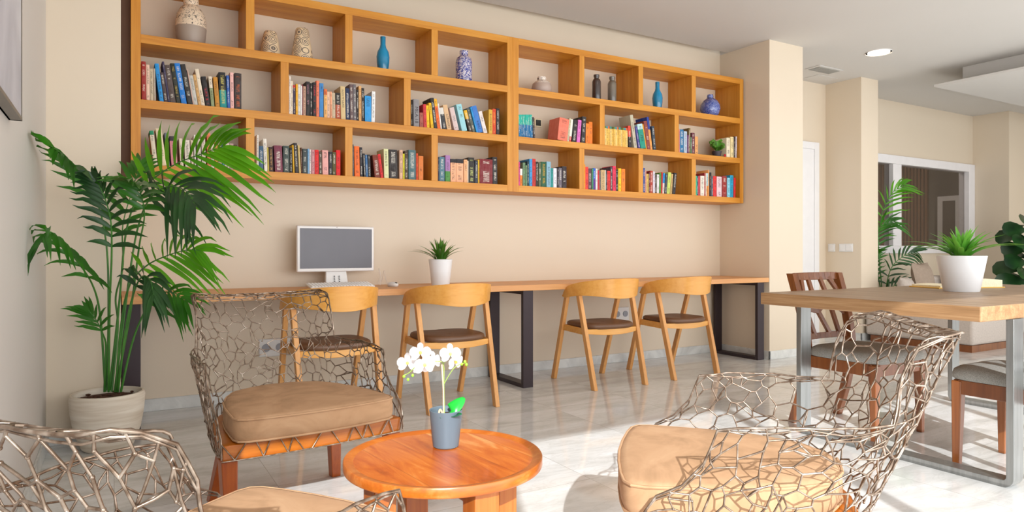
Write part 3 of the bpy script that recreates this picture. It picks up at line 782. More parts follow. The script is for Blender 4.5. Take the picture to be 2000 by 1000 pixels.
# ------------------------------------------------------------------ dining table
TZ = .775
def dining():
    t = thing('dining_table', 'large rustic plank dining table on brushed steel loop legs', 'dining table', (2.98, 1.40, 0))
    x1, y1 = 2.12, 1.07
    w = MB().box(0, x1, 0, y1, TZ - .062, TZ, mi=0)
    for f in w.bm.faces:
        f.material_index = 1
    for f in w.bm.faces:
        if all(abs(v.co.z - TZ) < 1e-5 for v in f.verts): f.material_index = 0
    w.build('tabletop', [M['rustic'], M['rustic_side']], t, bevel=.004, smooth=False)
    for x in (.26, 1.80):
        xa, xb = x, x + .085; y0, yb = .0 - .004, 1.045; th = .03; r = .045
        out = []; inn = []
        def arc(cx, cy, R_, a0, a1, n=6): return [(cx + R_ * math.cos(a0 + (a1 - a0) * k / n), cy + R_ * math.sin(a0 + (a1 - a0) * k / n)) for k in range(n + 1)]
        H = TZ - .02
        out = [(y0, H)] + arc(y0 + r, r, r, PI, 1.5 * PI) + arc(yb - r, r, r, 1.5 * PI, 2 * PI) + [(yb, TZ - .063)]
        inn = [(y0 + th, TZ - .063)] + arc(y0 + r, r, r - th, PI, 1.5 * PI) + arc(yb - r, r, r - th, 1.5 * PI, 2 * PI) + [(yb - th, TZ - .063)]
        out[0] = (y0, TZ - .063)
        mb = MB(); loops = []
        for (a, b), (c, d) in zip(out, inn): loops.append([(xa, a, b), (xb, a, b), (xb, c, d), (xa, c, d)])
        mb.loft(loops).build('leg_loop', M['steel'], t, bevel=.0015, angle=25)
dining()

def make_dining_chair():
    t = thing('dining_chair', 'x', 'chair')
    # local: front at y=0, back towards +y ; width in x
    for s in (-1, 1):
        MB().legbar((s * .212, .02, 0), (s * .207, .025, .40), .030, .030, .045, .045).build('leg', M['cherry'], t, bevel=.004)
        L = [(s * .205, .52, 0), (s * .205, .455, .22), (s * .205, .43, .42), (s * .207, .455, .62), (s * .212, .525, .865)]
        m = MB(); m.loft([[(p[0] - .021, p[1] - .026, p[2]), (p[0] + .021, p[1] - .026, p[2]), (p[0] + .021, p[1] + .02, p[2]), (p[0] - .021, p[1] + .02, p[2])] for p in [Vector(q) for q in bez(L, 4)]])
        m.build('rear_leg', M['cherry'], t, bevel=.003)
    a = MB().box(-.215, .215, .008, .03, .34, .405).box(-.215, .215, .405, .43, .34, .405).box(-.225, -.203, .03, .41, .34, .405).box(.203, .225, .03, .41, .34, .405)
    a.build('apron', M['cherry'], t, bevel=.002)
    loops = []
    for sc, z in ((.97, .406), (1.0, .412), (1.0, .432), (.975, .450), (.9, .462), (.7, .470), (.4, .474), (.1, .475)):
        p = []
        for k in range(36):
            an = 2 * PI * k / 36; c, s_ = math.cos(an), math.sin(an)
            p.append((.235 * sc * math.copysign(abs(c) ** .35, c), .20 + .225 * sc * math.copysign(abs(s_) ** .35, s_), z))
        loops.append(p)
    MB().loft(loops).build('seat_pad', M['tweed'], t, angle=60)
    # openwork back
    def bp(x, z):
        y = interp([(.42, .430), (.62, .455), (.865, .525)], z)[0]
        return Vector((x, y + .0 + .02 * (1 - (x / .2) ** 2), z))
    m = MB()
    for k in range(8):
        x0 = -.2 + .05 * k; m.bar(bp(x0, .845), bp(x0 + .05, .845), .018, .045, up=(0, .2, 1))
    m.build('top_rail', M['cherry'], t, bevel=.002)
    m = MB()
    for k in range(8):
        x0 = -.2 + .05 * k; m.bar(bp(x0, .50), bp(x0 + .05, .50), .018, .035, up=(0, .2, 1))
    m.build('lower_rail', M['cherry'], t, bevel=.002)
    for a, b in (((-.12, .84), (-.15, .66)), ((-.19, .74), (-.15, .66)), ((-.15, .66), (-.09, .50)), ((-.15, .66), (-.03, .64)), ((-.03, .64), (-.05, .84)), ((-.03, .64), (.05, .51)), ((-.03, .64), (.09, .71)),
                 ((.09, .71), (.06, .84)), ((.09, .71), (.2, .62)), ((.09, .71), (.13, .51)), ((-.19, .58), (-.12, .58)), ((.13, .84), (.19, .74))):
        p, q = bp(*a), bp(*b); MB().bar(p, q, .026, .018, up=(0, 1, 0)).build('back_strut', M['cherry'], t, bevel=.002)
    return t
d1 = make_dining_chair()
d1.location = (3.625, 2.085, 0); d1.rotation_euler = (0, 0, .0)
tag(d1, 'cherry-wood dining chair with cut-out back and grey seat beyond the dining table', None, 'cherry-wood chairs at the dining table')
d2 = copy_tree(d1); d2.location = (3.575, 1.70, 0); d2.rotation_euler = (0, 0, PI)
d2['label'] = 'dining chair with grey tweed seat tucked under the near side of the dining table'

def spiky(t, c, n, ln, wd, spread, mat, seed, rise=1.0):
    R = random.Random(seed)
    for ring in range(3):
        m = MB()
        for k in range(n // 3):
            a = 2 * PI * (k + R.random() * .7) / (n // 3) + ring; e = R.uniform(.25, .9) * spread * (.45 + .33 * ring)
            l = ln * R.uniform(.7, 1.05); d = Vector((math.cos(a), math.sin(a), 0))
            b0 = Vector(c) + d * .015 * ring
            pts = [b0 + d * (l * e * q ** 1.3) + Vector((0, 0, l * rise * (q - .42 * e * q * q))) for q in (0, .2, .4, .6, .8, 1)]
            m.ribbon(pts, [wd * x for x in (.7, 1, .95, .75, .45, .05)], -d + Vector((0, 0, 1.2)), .35)
        m.build('leaves', mat, t, angle=80)
def white_planter(loc, r0, r1, h, label, n, ln, wd, mat, seed, spread=1.1):
    t = thing('potted_succulent', label, 'potted plant', loc)
    MB().lathe([(0, 0), (r0 - .003, 0), (r0, .003), (r1, h), (r1 - .004, h + .001), (r1 - .007, h - .003), (r1 - .012, h - .03), (0, h - .03)], 48, capb=False).build('pot', M['whitepot'], t)
    MB().lathe([(0, h - .012), (r1 - .012, h - .02)], 24, capb=False).build('soil', M['soil'], t)
    spiky(t, (0, 0, h - .015), n, ln, wd, spread, mat, seed)
white_planter((4.02, 1.985, TZ), .086, .12, .195, 'bright green spiky plant in a large white pot on the dining table', 48, .21, .030, M['grassy'], 5, 1.55)
white_planter((2.01, 4.45, .75), .064, .085, .186, 'dark green spiky plant in a white pot on the oak desk', 51, .19, .020, M['grassy_d'], 9, 1.35)

# open book on the dining table
t = thing('open_book', 'thick open book with yellow cover lying behind the white pot on the dining table', 'book', (4.44, 2.22, TZ), rz=-.30)
MB().box(-.24, .24, -.11, .11, 0, .006).build('cover', M['yellow'], t, bevel=.001)
L = []
for k in range(9):
    x = .0 + .225 * k / 8; h = .052 - .012 * (k / 8) ** 2
    L.append([(x, -.105, .006), (x, .105, .006), (x, .105, .006 + h), (x, -.105, .006 + h)])
MB().loft(L).build('pages', M['paper'], t)
L = []
for k in range(9):
    x = -.225 * k / 8; h = .010 + .006 * math.sin(PI * k / 8)
    L.append([(x, -.105, .006), (x, .105, .006), (x, .105, .006 + h), (x, -.105, .006 + h)])
MB().loft(L).build('pages', M['paper'], t)

# ------------------------------------------------------------------ computer
def computer():
    p0 = Vector((1.045, 4.615)); p1 = Vector((1.585, 4.66)); c = (p0 + p1) / 2; ang = math.atan2(p1.y - p0.y, p1.x - p0.x)
    t = thing('computer_monitor', 'white all-in-one computer monitor with dark screen standing on the desk', 'computer', (c.x, c.y, .75), ang)
    w = .272
    MB().box(-w, w, -.012, .02, .105, .415).build('housing', M['white'], t, bevel=.006)
    MB().box(-w + .018, w - .018, -.0135, -.010, .128, .398).build('screen', M['screen'], t)
    s = MB().loft([[(-.085, -.065, .0), (.085, -.065, .0), (.085, .08, .0), (-.085, .08, .0)], [(-.085, -.065, .008), (.085, -.065, .008), (.085, .08, .008), (-.085, .08, .008)]])
    st = s.build('stand', M['white'], t, bevel=.003)
    MB().loft([[(-.08, -.02, .008), (.08, -.02, .008), (.08, .01, .008), (-.08, .01, .008)], [(-.07, .005, .13), (.07, .005, .13), (.07, .03, .13), (-.07, .03, .13)]]).build('neck', M['white'], st, bevel=.004)
    for x in (-.022, .012):
        m = MB(); R = random.Random(4)
        for k in range(5): m.box(x, x + .007, -.0235 + .004 * k * .45, -.019 + .004 * k * .45, .022 + k * .012, .028 + k * .012)
        m.build('marking', M['black'], st)
    MB().ell((0, -.0125, .407), (.0025, .0015, .0025), 8).build('webcam', M['black'], t)
    k = thing('keyboard', 'white computer keyboard lying in front of the monitor on the desk', 'keyboard', (1.292, 4.455, .7515), .05)
    k.rotation_euler = (.17, 0, .05); k.location.z = .762
    MB().box(-.19, -.17, .045, .058, -.0205, .001).box(.17, .19, .045, .058, -.0205, .001).build('foot', M['white'], k)
    MB().box(-.215, .215, -.065, .065, 0, .013).build('case', M['white'], k, bevel=.004)
    m = MB()
    for r in range(5):
        for q in range(20):
            x = -.205 + q * .0207; y = -.055 + r * .0225; m.box(x, x + .017, y, y + .018, .012, .018)
    m.build('keys', M['keys'], k, bevel=.0015, seg=1)
    k = thing('computer_mouse', 'small white computer mouse beside the keyboard on the desk', 'mouse', (1.66, 4.47, .75), .3)
    MB().ell((0, 0, .012), (.030, .052, .021), 16).build('shell', M['white'], k)
    MB().box(-.004, .004, -.042, -.026, .022, .031).build('scroll_wheel', M['black'], k)
    MB().tube(bez([(0, .05, .012), (.02, .10, .04), (.05, .16, .09), (.075, .20, .10), (.09, .25, .02)], 6), .0016, 5).build('cord', M['white'], k)
    c_ = thing('keyboard_cable', 'thin white cable curling up behind the keyboard', 'cable', (1.64, 4.60, .75))
    MB().tube(bez([(-.06, -.10, .012), (-.02, 0, .06), (-.01, .05, .10), (.0, .10, .12), (.02, .15, .06), (.02, .17, .01)], 6), .0014, 5).build('cord', M['white'], c_)
computer()

# ------------------------------------------------------------------ shelf vases
def vase(label, u, v, prof, mat, sc=1.0, depth=.12, cat='vase'):
    y = SY0 + depth; x, tt = XU(u, y); z = ZB[2] + TH
    t = thing('vase', label, cat, (x, y, z))
    MB().lathe([(r * sc, h * sc) for r, h in prof], 40, capb=False).build('body', mat, t, angle=50)
    return t
D_ = .13
vase('tall two-tone vase, taupe below and speckled cream above, in the top first bay', 373, 0, [(0, 0), (.055, 0), (.068, .03), (.074, .09), (.073, .125), (.066, .165), (.05, .195), (.034, .212), (.037, .225), (.036, .245), (.026, .26), (.0, .26)], M['vase_tall'], 1.19, D_)
vase('smaller tapered cream vase with swirl circles, standing nearer the speckled vase', 528, 0, [(0, 0), (.046, 0), (.048, .01), (.036, .09), (.028, .125), (.024, .13), (.0, .128)], M['swirl'], 1.42, .18)
vase('tapered cream vase with swirl circles, the larger one nearer the blue bottle', 590, 0, [(0, 0), (.046, 0), (.050, .01), (.046, .05), (.038, .10), (.031, .150), (.025, .158), (.0, .155)], M['swirl'], 1.4, .13)
B1_ = [(0, 0), (.028, 0), (.030, .01), (.037, .06), (.039, .095), (.034, .125), (.02, .15), (.0155, .17), (.016, .215), (.0145, .216), (0, .2)]
vase('turquoise-blue glass bottle vase standing nearer the swirl-patterned vases', 748, 0, B1_, M['blueglass'], 1.19, D_)
vase('turquoise-blue glass bottle vase standing beside the two dark bottles', 1284, 0, B1_, M['blueglass'], 1.19, D_)
vase('cylindrical blue and white scroll-patterned bottle with a short neck', 906, 0, [(0, 0), (.05, 0), (.052, .006), (.053, .14), (.046, .165), (.03, .178), (.024, .186), (.028, .192), (.028, .21), (.0, .21)], M['bluepattern'], 1.18, D_)
vase('squat rounded vase, pinkish taupe below and speckled cream above', 1058, 0, [(0, 0), (.058, 0), (.077, .02), (.082, .05), (.075, .085), (.055, .105), (.035, .115), (.032, .120), (.037, .128), (.034, .143), (.0, .143)], M['vase_squat'], 1.0, D_)
B2_ = [(0, 0), (.031, 0), (.033, .004), (.033, .155), (.027, .172), (.0185, .178), (.018, .188), (.022, .192), (.022, .208), (0, .208)]
vase('tall almost black glass bottle, the darker of the pair', 1165, 0, B2_, M['blackglass'], 1.12, D_)
vase('tall smoked grey glass bottle, the paler of the pair', 1195.5, 0, B2_, M['smokeglass'], 1.14, D_)
vase('round blue speckled vase with a tiny neck in the top last bay', 1387, 0, [(0, 0), (.045, 0), (.072, .03), (.088, .075), (.083, .115), (.062, .15), (.035, .17), (.026, .178), (.029, .186), (.024, .205), (0, .205)], M['bluespeck'], 1.07, D_)

# small plant on the middle shelf
y = SY0 + .065; x, tt = XU(1400, y)
t = thing('potted_houseplant', 'small broad-leaved plant in a dark pot on the middle shelf, beside cream books', 'potted plant', (x, y, ZB[1] + TH))
MB().lathe([(0, 0), (.033, 0), (.046, .055), (.043, .056), (.040, .048), (0, .048)], 24, capb=False).build('pot', plain('charcoal_pot', '#3a3238', .6), t)
R = random.Random(3)
for k in range(20):
    a = k * 2.4; l = R.uniform(.04, .066); d = Vector((math.cos(a), math.sin(a), 0)); z0 = .04 + R.uniform(0, .065)
    pts = [Vector((0, 0, .048)) + d * l * q * 1.15 + Vector((0, 0, (z0) * math.sin(q * 2.1))) for q in (0, .25, .5, .75, .9, 1)]
    MB().ribbon(pts, [.004, .026, .050, .048, .030, .004], (-.4, -.8, .6), .2).build('leaf', M['grassy_d'] if k % 3 else M['grassy'], t, angle=80)
x2, _ = XU(1418, y)
t = thing('red_flower', 'tiny red blossom between the small shelf plant and the cream books', 'flower', (x + .075, y - .03, ZB[1] + TH))
for k in range(5):
    a = k * 2 * PI / 5; MB().ell((.008 * math.cos(a), 0, .018 + .008 * math.sin(a)), (.007, .005, .007), 8).build('petal', M['redflower'], t)
MB().tube([(0, 0, 0), (0, 0, .014)], .002, 5).build('stem', M['stem'], t)

# ------------------------------------------------------------------ large palm
def frond(t, pts3, start, ll, wd, mats, n, droop=.5, side_bias=None, seed=1, stem_r=.006, fan=.9, lim=None):
    """pts3: rachis control points; leaflets from fraction 'start'"""
    R = random.Random(seed); P = bez(pts3, 8); N = len(P)
    fr = MB(); rr = [stem_r * (1 - .75 * i / (N - 1)) for i in range(N)]
    fr.tube(P, rr, 6, mi=1)
    view = Vector((SN, CN, 0))
    for k in range(n):
        f = start + (1 - start) * (k + .5) / n; i = f * (N - 1); a = int(i); b = min(a + 1, N - 1); p = P[a].lerp(P[b], i - a)
        tg = (P[min(a + 2, N - 1)] - P[max(a - 1, 0)]).normalized()
        # side axis: mix of horizontal side and view plane side
        sd = tg.cross(Vector((0, 0, 1)));
        if sd.length < .3: sd = tg.cross(view)
        sd.normalize(); sv = tg.cross(view).normalized()
        ff = (k + .5) / n
        prof = math.sin(PI * (.18 + .72 * ff)) ** .7
        for s in (-1, 1):
            d0 = (sd * R.uniform(.1, .5) + sv * R.uniform(.6, 1.0) * (1 if sv.dot(sd) > 0 else -1)).normalized() * s
            d = (d0 * (fan * (1 - .45 * ff)) + tg * (.45 + .75 * ff)).normalized()
            l = ll * prof * R.uniform(.85, 1.12); q = []
            for j in range(7):
                x = j / 6; q.append(p + d * l * x + Vector((0, 0, -droop * l * x * x * R.uniform(.9, 1.1) * (1 + .3 * s * 0))) + tg * l * .12 * x * x)
            if lim: q = [lim(p_) for p_ in q]
            nr = Vector((0, 0, .45)) - view * 1.0 + sd * s * .2
            fr.ribbon(q, [wd * .74 * x for x in (.35, .8, 1.0, .95, .75, .42, .04)], nr, .3, mi=0)
    o = fr.build('frond', [mats, M['stem']], t, angle=80)
    return o
def palm():
    base = Vector((-.028, 4.005, 0))
    t = thing('potted_palm', 'tall palm with arching feathery fronds in a ribbed cream pot', 'potted plant', base)
    MB().lathe([(0, 0), (.10, 0), (.115, .012), (.148, .10), (.163, .19), (.168, .262), (.163, .282), (.154, .284), (.149, .272), (.147, .25), (0, .25)], 64, capb=False).build('pot', M['creampot'], t)
    m = MB(); m.lathe([(0, .262), (.1, .26), (.146, .252)], 32, capb=False)
    R = random.Random(2)
    for k in range(40):
        a = R.uniform(0, 6.28); r = R.uniform(.02, .13); m.ell((r * math.cos(a), r * math.sin(a), .264), (R.uniform(.008, .018), R.uniform(.006, .014), .006), 6)
    m.build('soil', M['soil'], t)
    T0 = 3.46
    def lim(p):
        x = max(p.x + base.x, LX + .012); y = p.y + base.y
        y = min(y, 4.18 if x < .05 else (4.46 if p.z > 1.42 else 4.7))
        return Vector((x - base.x, y - base.y, p.z))
    def L(u, v, t_=T0): return W(u, v, t_) - base
    F = [
        # (points, start, leaflet length, width, mat, n, droop)
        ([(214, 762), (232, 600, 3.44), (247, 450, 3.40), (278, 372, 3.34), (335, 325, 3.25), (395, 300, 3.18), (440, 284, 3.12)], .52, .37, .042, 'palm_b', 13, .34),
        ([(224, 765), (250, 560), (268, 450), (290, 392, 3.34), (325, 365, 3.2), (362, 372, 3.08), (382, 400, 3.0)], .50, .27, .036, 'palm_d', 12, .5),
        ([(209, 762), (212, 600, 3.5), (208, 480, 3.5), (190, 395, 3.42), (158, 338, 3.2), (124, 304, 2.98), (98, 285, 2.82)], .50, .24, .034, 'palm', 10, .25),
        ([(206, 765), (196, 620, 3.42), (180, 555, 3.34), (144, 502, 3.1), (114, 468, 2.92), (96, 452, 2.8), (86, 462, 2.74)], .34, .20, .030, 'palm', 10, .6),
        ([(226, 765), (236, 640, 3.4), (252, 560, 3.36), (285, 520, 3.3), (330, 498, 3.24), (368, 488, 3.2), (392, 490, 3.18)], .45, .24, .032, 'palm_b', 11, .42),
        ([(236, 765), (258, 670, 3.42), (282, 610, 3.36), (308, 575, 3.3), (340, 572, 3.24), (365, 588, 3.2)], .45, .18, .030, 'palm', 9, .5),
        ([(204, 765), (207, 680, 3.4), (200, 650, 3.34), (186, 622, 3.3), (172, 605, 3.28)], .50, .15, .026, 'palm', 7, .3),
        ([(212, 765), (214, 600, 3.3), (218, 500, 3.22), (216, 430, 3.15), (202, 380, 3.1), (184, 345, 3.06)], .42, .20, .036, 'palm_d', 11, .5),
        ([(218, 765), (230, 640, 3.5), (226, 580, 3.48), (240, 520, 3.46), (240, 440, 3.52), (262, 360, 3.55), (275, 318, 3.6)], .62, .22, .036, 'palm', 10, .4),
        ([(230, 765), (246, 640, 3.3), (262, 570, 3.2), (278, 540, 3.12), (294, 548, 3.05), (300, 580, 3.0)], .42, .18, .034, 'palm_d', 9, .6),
        ([(226, 765), (256, 600, 3.38), (272, 480, 3.3), (282, 420, 3.2), (272, 370, 3.1), (252, 350, 3.0)], .62, .20, .036, 'palm', 8, .4),
    ]
    for i, (pp, st, ll, wd, mt, n, dr) in enumerate(F):
        frond(t, [L(*p) for p in pp], st, ll, wd, M[mt], n, dr, seed=20 + i, lim=lim)
palm()

# palm behind the pier, fiddle-leaf fig
def palm_far():
    base = Vector((8.05, 4.86, 0)); t = thing('potted_palm', 'slender palm half hidden by the pier, in front of the interior window', 'potted plant', base)
    MB().lathe([(0, 0), (.13, 0), (.18, .30), (.17, .30), (.16, .26), (0, .26)], 32, capb=False).build('pot', M['creampot'], t)
    MB().lathe([(0, .27), (.16, .26)], 24, capb=False).build('soil', M['soil'], t)
    T0 = 8.25
    def L(u, v, t_=T0): return W(u, v, t_) - base
    b = (1726, 640)
    for i, (pp, st, ll, mt) in enumerate([
        ([b, (1722, 560), (1716, 480), (1722, 420), (1742, 378, 8.8), (1768, 360, 8.7)], .42, .36, 'palm_b'),
        ([b, (1722, 580), (1712, 520), (1708, 470), (1722, 440, 8.8), (1748, 432, 8.7)], .42, .34, 'palm'),
        ([b, (1726, 600), (1738, 530, 8.8), (1765, 500, 8.6), (1792, 492, 8.5)], .38, .32, 'palm_d'),
        ([b, (1726, 610), (1728, 575, 8.8), (1752, 555, 8.6), (1775, 552, 8.5)], .35, .24, 'palm_d'),
        ([b, (1715, 580), (1704, 540), (1700, 510), (1706, 490, 8.8)], .4, .3, 'palm')]):
        frond(t, [L(p[0], p[1], min(p[2], 8.15) if len(p) > 2 else T0) for p in pp], st, ll, .034, M[mt], 12, .45, seed=70 + i, stem_r=.008, lim=lambda p: Vector((p.x, min(max(p.y, (4.60 if p.z < 1.0 else 4.2) - base.y), 5.08 - base.y), p.z)))
palm_far()
def fig():
    base = Vector((9.75, 4.05, 0)); t = thing('fiddle_leaf_fig', 'dark fiddle-leaf fig beyond the dining table at the photo edge', 'potted plant', base)
    MB().lathe([(0, 0), (.14, 0), (.19, .32), (.18, .32), (.17, .28), (0, .28)], 32, capb=False).build('pot', M['whitepot'], t)
    MB().lathe([(0, .29), (.17, .28)], 24, capb=False).build('soil', M['soil'], t)
    MB().tube(bez([(0, 0, .28), (.02, .01, .7), (-.01, 0, 1.1), (0, 0, 1.35)], 5), .014, 7).build('trunk', M['soil'], t)
    R = random.Random(8)
    for k in range(26):
        z = .55 + .8 * k / 26; a = k * 2.4; d = Vector((math.cos(a), math.sin(a), 0)); l = R.uniform(.26, .36)
        pts = [Vector((0, 0, z)) + d * l * q + Vector((0, 0, l * (.5 * q - .55 * q * q))) for q in (0, .2, .4, .6, .8, .93, 1)]
        MB().ribbon(pts, [.01, .08, .16, .22, .22, .14, .01], (-.5, -.9, .5), .15).build('leaf', M['fiddle'], t, angle=80)
fig()

# sofa group under the interior window
def sofa():
    t = thing('corner_sofa', 'light grey upholstered corner sofa beyond the dining table', 'sofa', (7.2, 3.0, 0))
    MB().box(0, .95, .45, 1.55, .07, .44).build('chaise', M['sofa'], t, bevel=.03, seg=3)
    MB().box(.96, 1.95, .72, 1.55, .07, .44).build('seat', M['sofa'], t, bevel=.03, seg=3)
    MB().box(.96, 1.95, 1.38, 1.56, .44, .70).build('backrest', M['sofa'], t, bevel=.04, seg=3)
    MB().box(.02, .93, .47, 1.5, 0, .068).box(.96, 1.92, .76, 1.5, 0, .068).build('plinth', M['cherry'], t)
    def pil(x, y, z, w, h, rx, rz, label, mt):
        n = 12; m = MB(); grid = []
        for f in (1, -1):
            g = []
            for i in range(n + 1):
                row = []
                for j in range(n + 1):
                    a = i / n * 2 - 1; b = j / n * 2 - 1; th = .075 * (1 - a ** 4) * (1 - b ** 4)
                    pin = 1 - .06 * (1 - abs(a)) * abs(b) - .0
                    row.append(m.bm.verts.new((a * w / 2 * (1 - .05 * (1 - b * b)) , f * th, b * h / 2 * (1 - .05 * (1 - a * a)))))
                g.append(row)
            for i in range(n):
                for j in range(n): m.bm.faces.new((g[i][j], g[i + 1][j], g[i + 1][j + 1], g[i][j + 1]))
        bmesh.ops.remove_doubles(m.bm, verts=m.bm.verts, dist=1e-4)
        o = m.build('throw_pillow', mt, None, angle=80, loc=(x, y, z)); o.rotation_euler = (rx, 0, rz)
        tag(o, label, 'pillow')
    pil(7.90, 4.30, .665, .44, .40, -.22, .12, 'taupe throw pillow leaning on the sofa, nearest the slender palm', M['pillow'])
    pil(8.55, 4.26, .655, .44, .38, -.22, -.1, 'taupe throw pillow on the sofa, half hidden behind the white pot', M['pillow'])
    pil(7.50, 4.26, .585, .30, .26, -.3, .3, 'small grey throw pillow at the end of the sofa', M['sofa'])
sofa()

x, tt = XU(1050, WY)
t = thing('wall_socket', 'small dark socket plate on the wall inside the middle bay with teal books', 'socket', (x, WY, 2.06))
MB().box(-.035, .035, -.012, 0, -.035, .035).build('plate', M['paper'], t, bevel=.003)
MB().box(-.024, .024, -.016, -.011, -.024, .024).build('insert', M['black'], t, bevel=.002)

# ------------------------------------------------------------------ books
def book_group():
    g = bpy.data.node_groups.new('spine_colours', 'ShaderNodeTree')
    for nm, st in (('Lower', 'NodeSocketColor'), ('Upper', 'NodeSocketColor'), ('Ink', 'NodeSocketColor'), ('Split', 'NodeSocketFloat'), ('Amount', 'NodeSocketFloat'), ('Seed', 'NodeSocketFloat')):
        g.interface.new_socket(nm, in_out='INPUT', socket_type=st)
    g.interface.new_socket('Color', in_out='OUTPUT', socket_type='NodeSocketColor')
    h = NT('x', g); gi = h.n('NodeGroupInput'); go = h.n('NodeGroupOutput')
    tc = h.n('ShaderNodeTexCoord'); sep = h.n('ShaderNodeSeparateXYZ'); h.l(tc.outputs['Generated'], sep.inputs[0])
    base = h.mix(h.math('GREATER_THAN', sep.outputs[2], gi.outputs['Split']), gi.outputs['Lower'], gi.outputs['Upper'])
    ob = h.n('ShaderNodeSeparateXYZ'); h.l(tc.outputs['Object'], ob.inputs[0])
    cb = h.n('ShaderNodeCombineXYZ'); h.l(h.math('MULTIPLY', sep.outputs[0], 1.6), cb.inputs[0]); h.l(h.math('MULTIPLY', ob.outputs[2], 240), cb.inputs[1]); h.l(gi.outputs['Seed'], cb.inputs[2])
    n = h.noise(cb.outputs[0], 1.6, 2, .6)
    letters = h.math('GREATER_THAN', n, .50)
    inx = h.math('LESS_THAN', h.math('ABSOLUTE', h.math('SUBTRACT', sep.outputs[0], .5)), .24)
    cb2 = h.n('ShaderNodeCombineXYZ'); h.l(h.math('MULTIPLY', ob.outputs[2], 22), cb2.inputs[0]); h.l(gi.outputs['Seed'], cb2.inputs[1])
    blocks = h.math('GREATER_THAN', h.noise(cb2.outputs[0], 1.0, 1), .47)
    inz = h.math('LESS_THAN', h.math('ABSOLUTE', h.math('SUBTRACT', sep.outputs[2], .5)), .42)
    front = h.math('LESS_THAN', sep.outputs[1], .02)
    mk = h.math('MULTIPLY', h.math('MULTIPLY', letters, inx), h.math('MULTIPLY', blocks, h.math('MULTIPLY', inz, front)))
    mk = h.math('MULTIPLY', mk, gi.outputs['Amount'])
    # soft printed art variation
    pn = h.noise(tc.outputs['Generated'], 5, 3)
    base2 = h.mix(.04, base, h.ramp(pn, [(.35, (.02, .02, .02, 1)), (.65, (1, 1, 1, 1))]))
    h.l(h.mix(mk, base2, gi.outputs['Ink']), go.inputs[0])
    return g
BG = book_group()
ORD = 'first second third fourth fifth sixth seventh eighth ninth tenth eleventh twelfth thirteenth fourteenth fifteenth sixteenth seventeenth eighteenth nineteenth twentieth twenty-first twenty-second twenty-third twenty-fourth twenty-fifth'.split()
nbk = [0]
def lum(c): return .3 * c[0] + .6 * c[1] + .1 * c[2]
def book(x0, x1, y, z, h, lean, col, up=None, split=2.0, ink=None, depth=.15, label='', group='', title=None):
    """lean: how far the top is shifted in x"""
    nbk[0] += 1; w = max(.004, x1 - x0); R = random.Random(nbk[0] * 7)
    c = srgb(col); mt = NT('book_cover'); gr = mt.n('ShaderNodeGroup'); gr.node_tree = BG
    gr.inputs['Lower'].default_value = c; gr.inputs['Upper'].default_value = srgb(up) if up else c
    if ink is None: ink = '#e9e2d4' if lum(c) < .18 else '#2a2426'
    gr.inputs['Ink'].default_value = srgb(ink); gr.inputs['Split'].default_value = split
    gr.inputs['Amount'].default_value = (.6 if w > .011 else .25) if not title else 0; gr.inputs['Seed'].default_value = nbk[0] * 3.7
    mt.l(gr.outputs[0], mt.b.inputs['Base Color']); mt.set(rough=.55, spec=.3)
    m = MB(); ct = min(.0015, w * .12); r = .0015
    # cover: spine with rounded edge and two boards ; pages inside
    sp = [(-0.0, .002), (.15 * w, .0005), (.5 * w, -.0006 if w > .01 else 0), (.85 * w, .0005), (w, .002)]
    prof = sp + [(w, depth), (w - ct, depth), (w - ct, .004), (ct, .004), (ct, depth), (0, depth)]
    m.loft([[(a, b, 0) for a, b in prof], [(a, b, h) for a, b in prof]])
    for f in m.bm.faces: f.material_index = 0
    m.box(ct, w - ct, .004, depth - .003, .003, h - .003, mi=1)
    xf = Matrix(((1, 0, lean / h, 0), (0, 1, 0, 0), (0, 0, 1, 0), (0, 0, 0, 1)))
    ang = math.atan2(lean, h)
    # true tilt about the lower corner, kept standing on its lower edge
    xf = Matrix.Rotation(ang, 4, 'Y')
    o = m.build('book', [mt.mat, M['paper']], None, xf=None, angle=50)
    o.rotation_euler = (0, ang, 0)
    dz = w * math.sin(abs(ang)) if ang > 0 else 0
    o.location = (x0, y, z + dz + .0004)
    tag(o, label, 'book', group)
    if title:
        cu = bpy.data.curves.new('title', 'FONT'); cu.body = title[0]; cu.size = title[1]; cu.extrude = .0002; cu.align_x = 'LEFT'; cu.align_y = 'CENTER'
        to = bpy.data.objects.new('title', cu); COL.objects.link(to); to.parent = o
        # reading downwards on the spine
        to.rotation_euler = (PI / 2, PI / 2, 0); to.location = (w / 2, -.0012, h * title[3])
        cu.materials.append(plain('title_ink', title[2], .5)); bpy.context.view_layer.update()
        me = bpy.data.meshes.new_from_object(to); bpy.data.objects.remove(to); to = bpy.data.objects.new('title', me); COL.objects.link(to); to.parent = o
        to.rotation_euler = (PI / 2, PI / 2, 0); to.location = (w / 2, -.0012, h * title[3])
    return o
SB = SY0 + .022
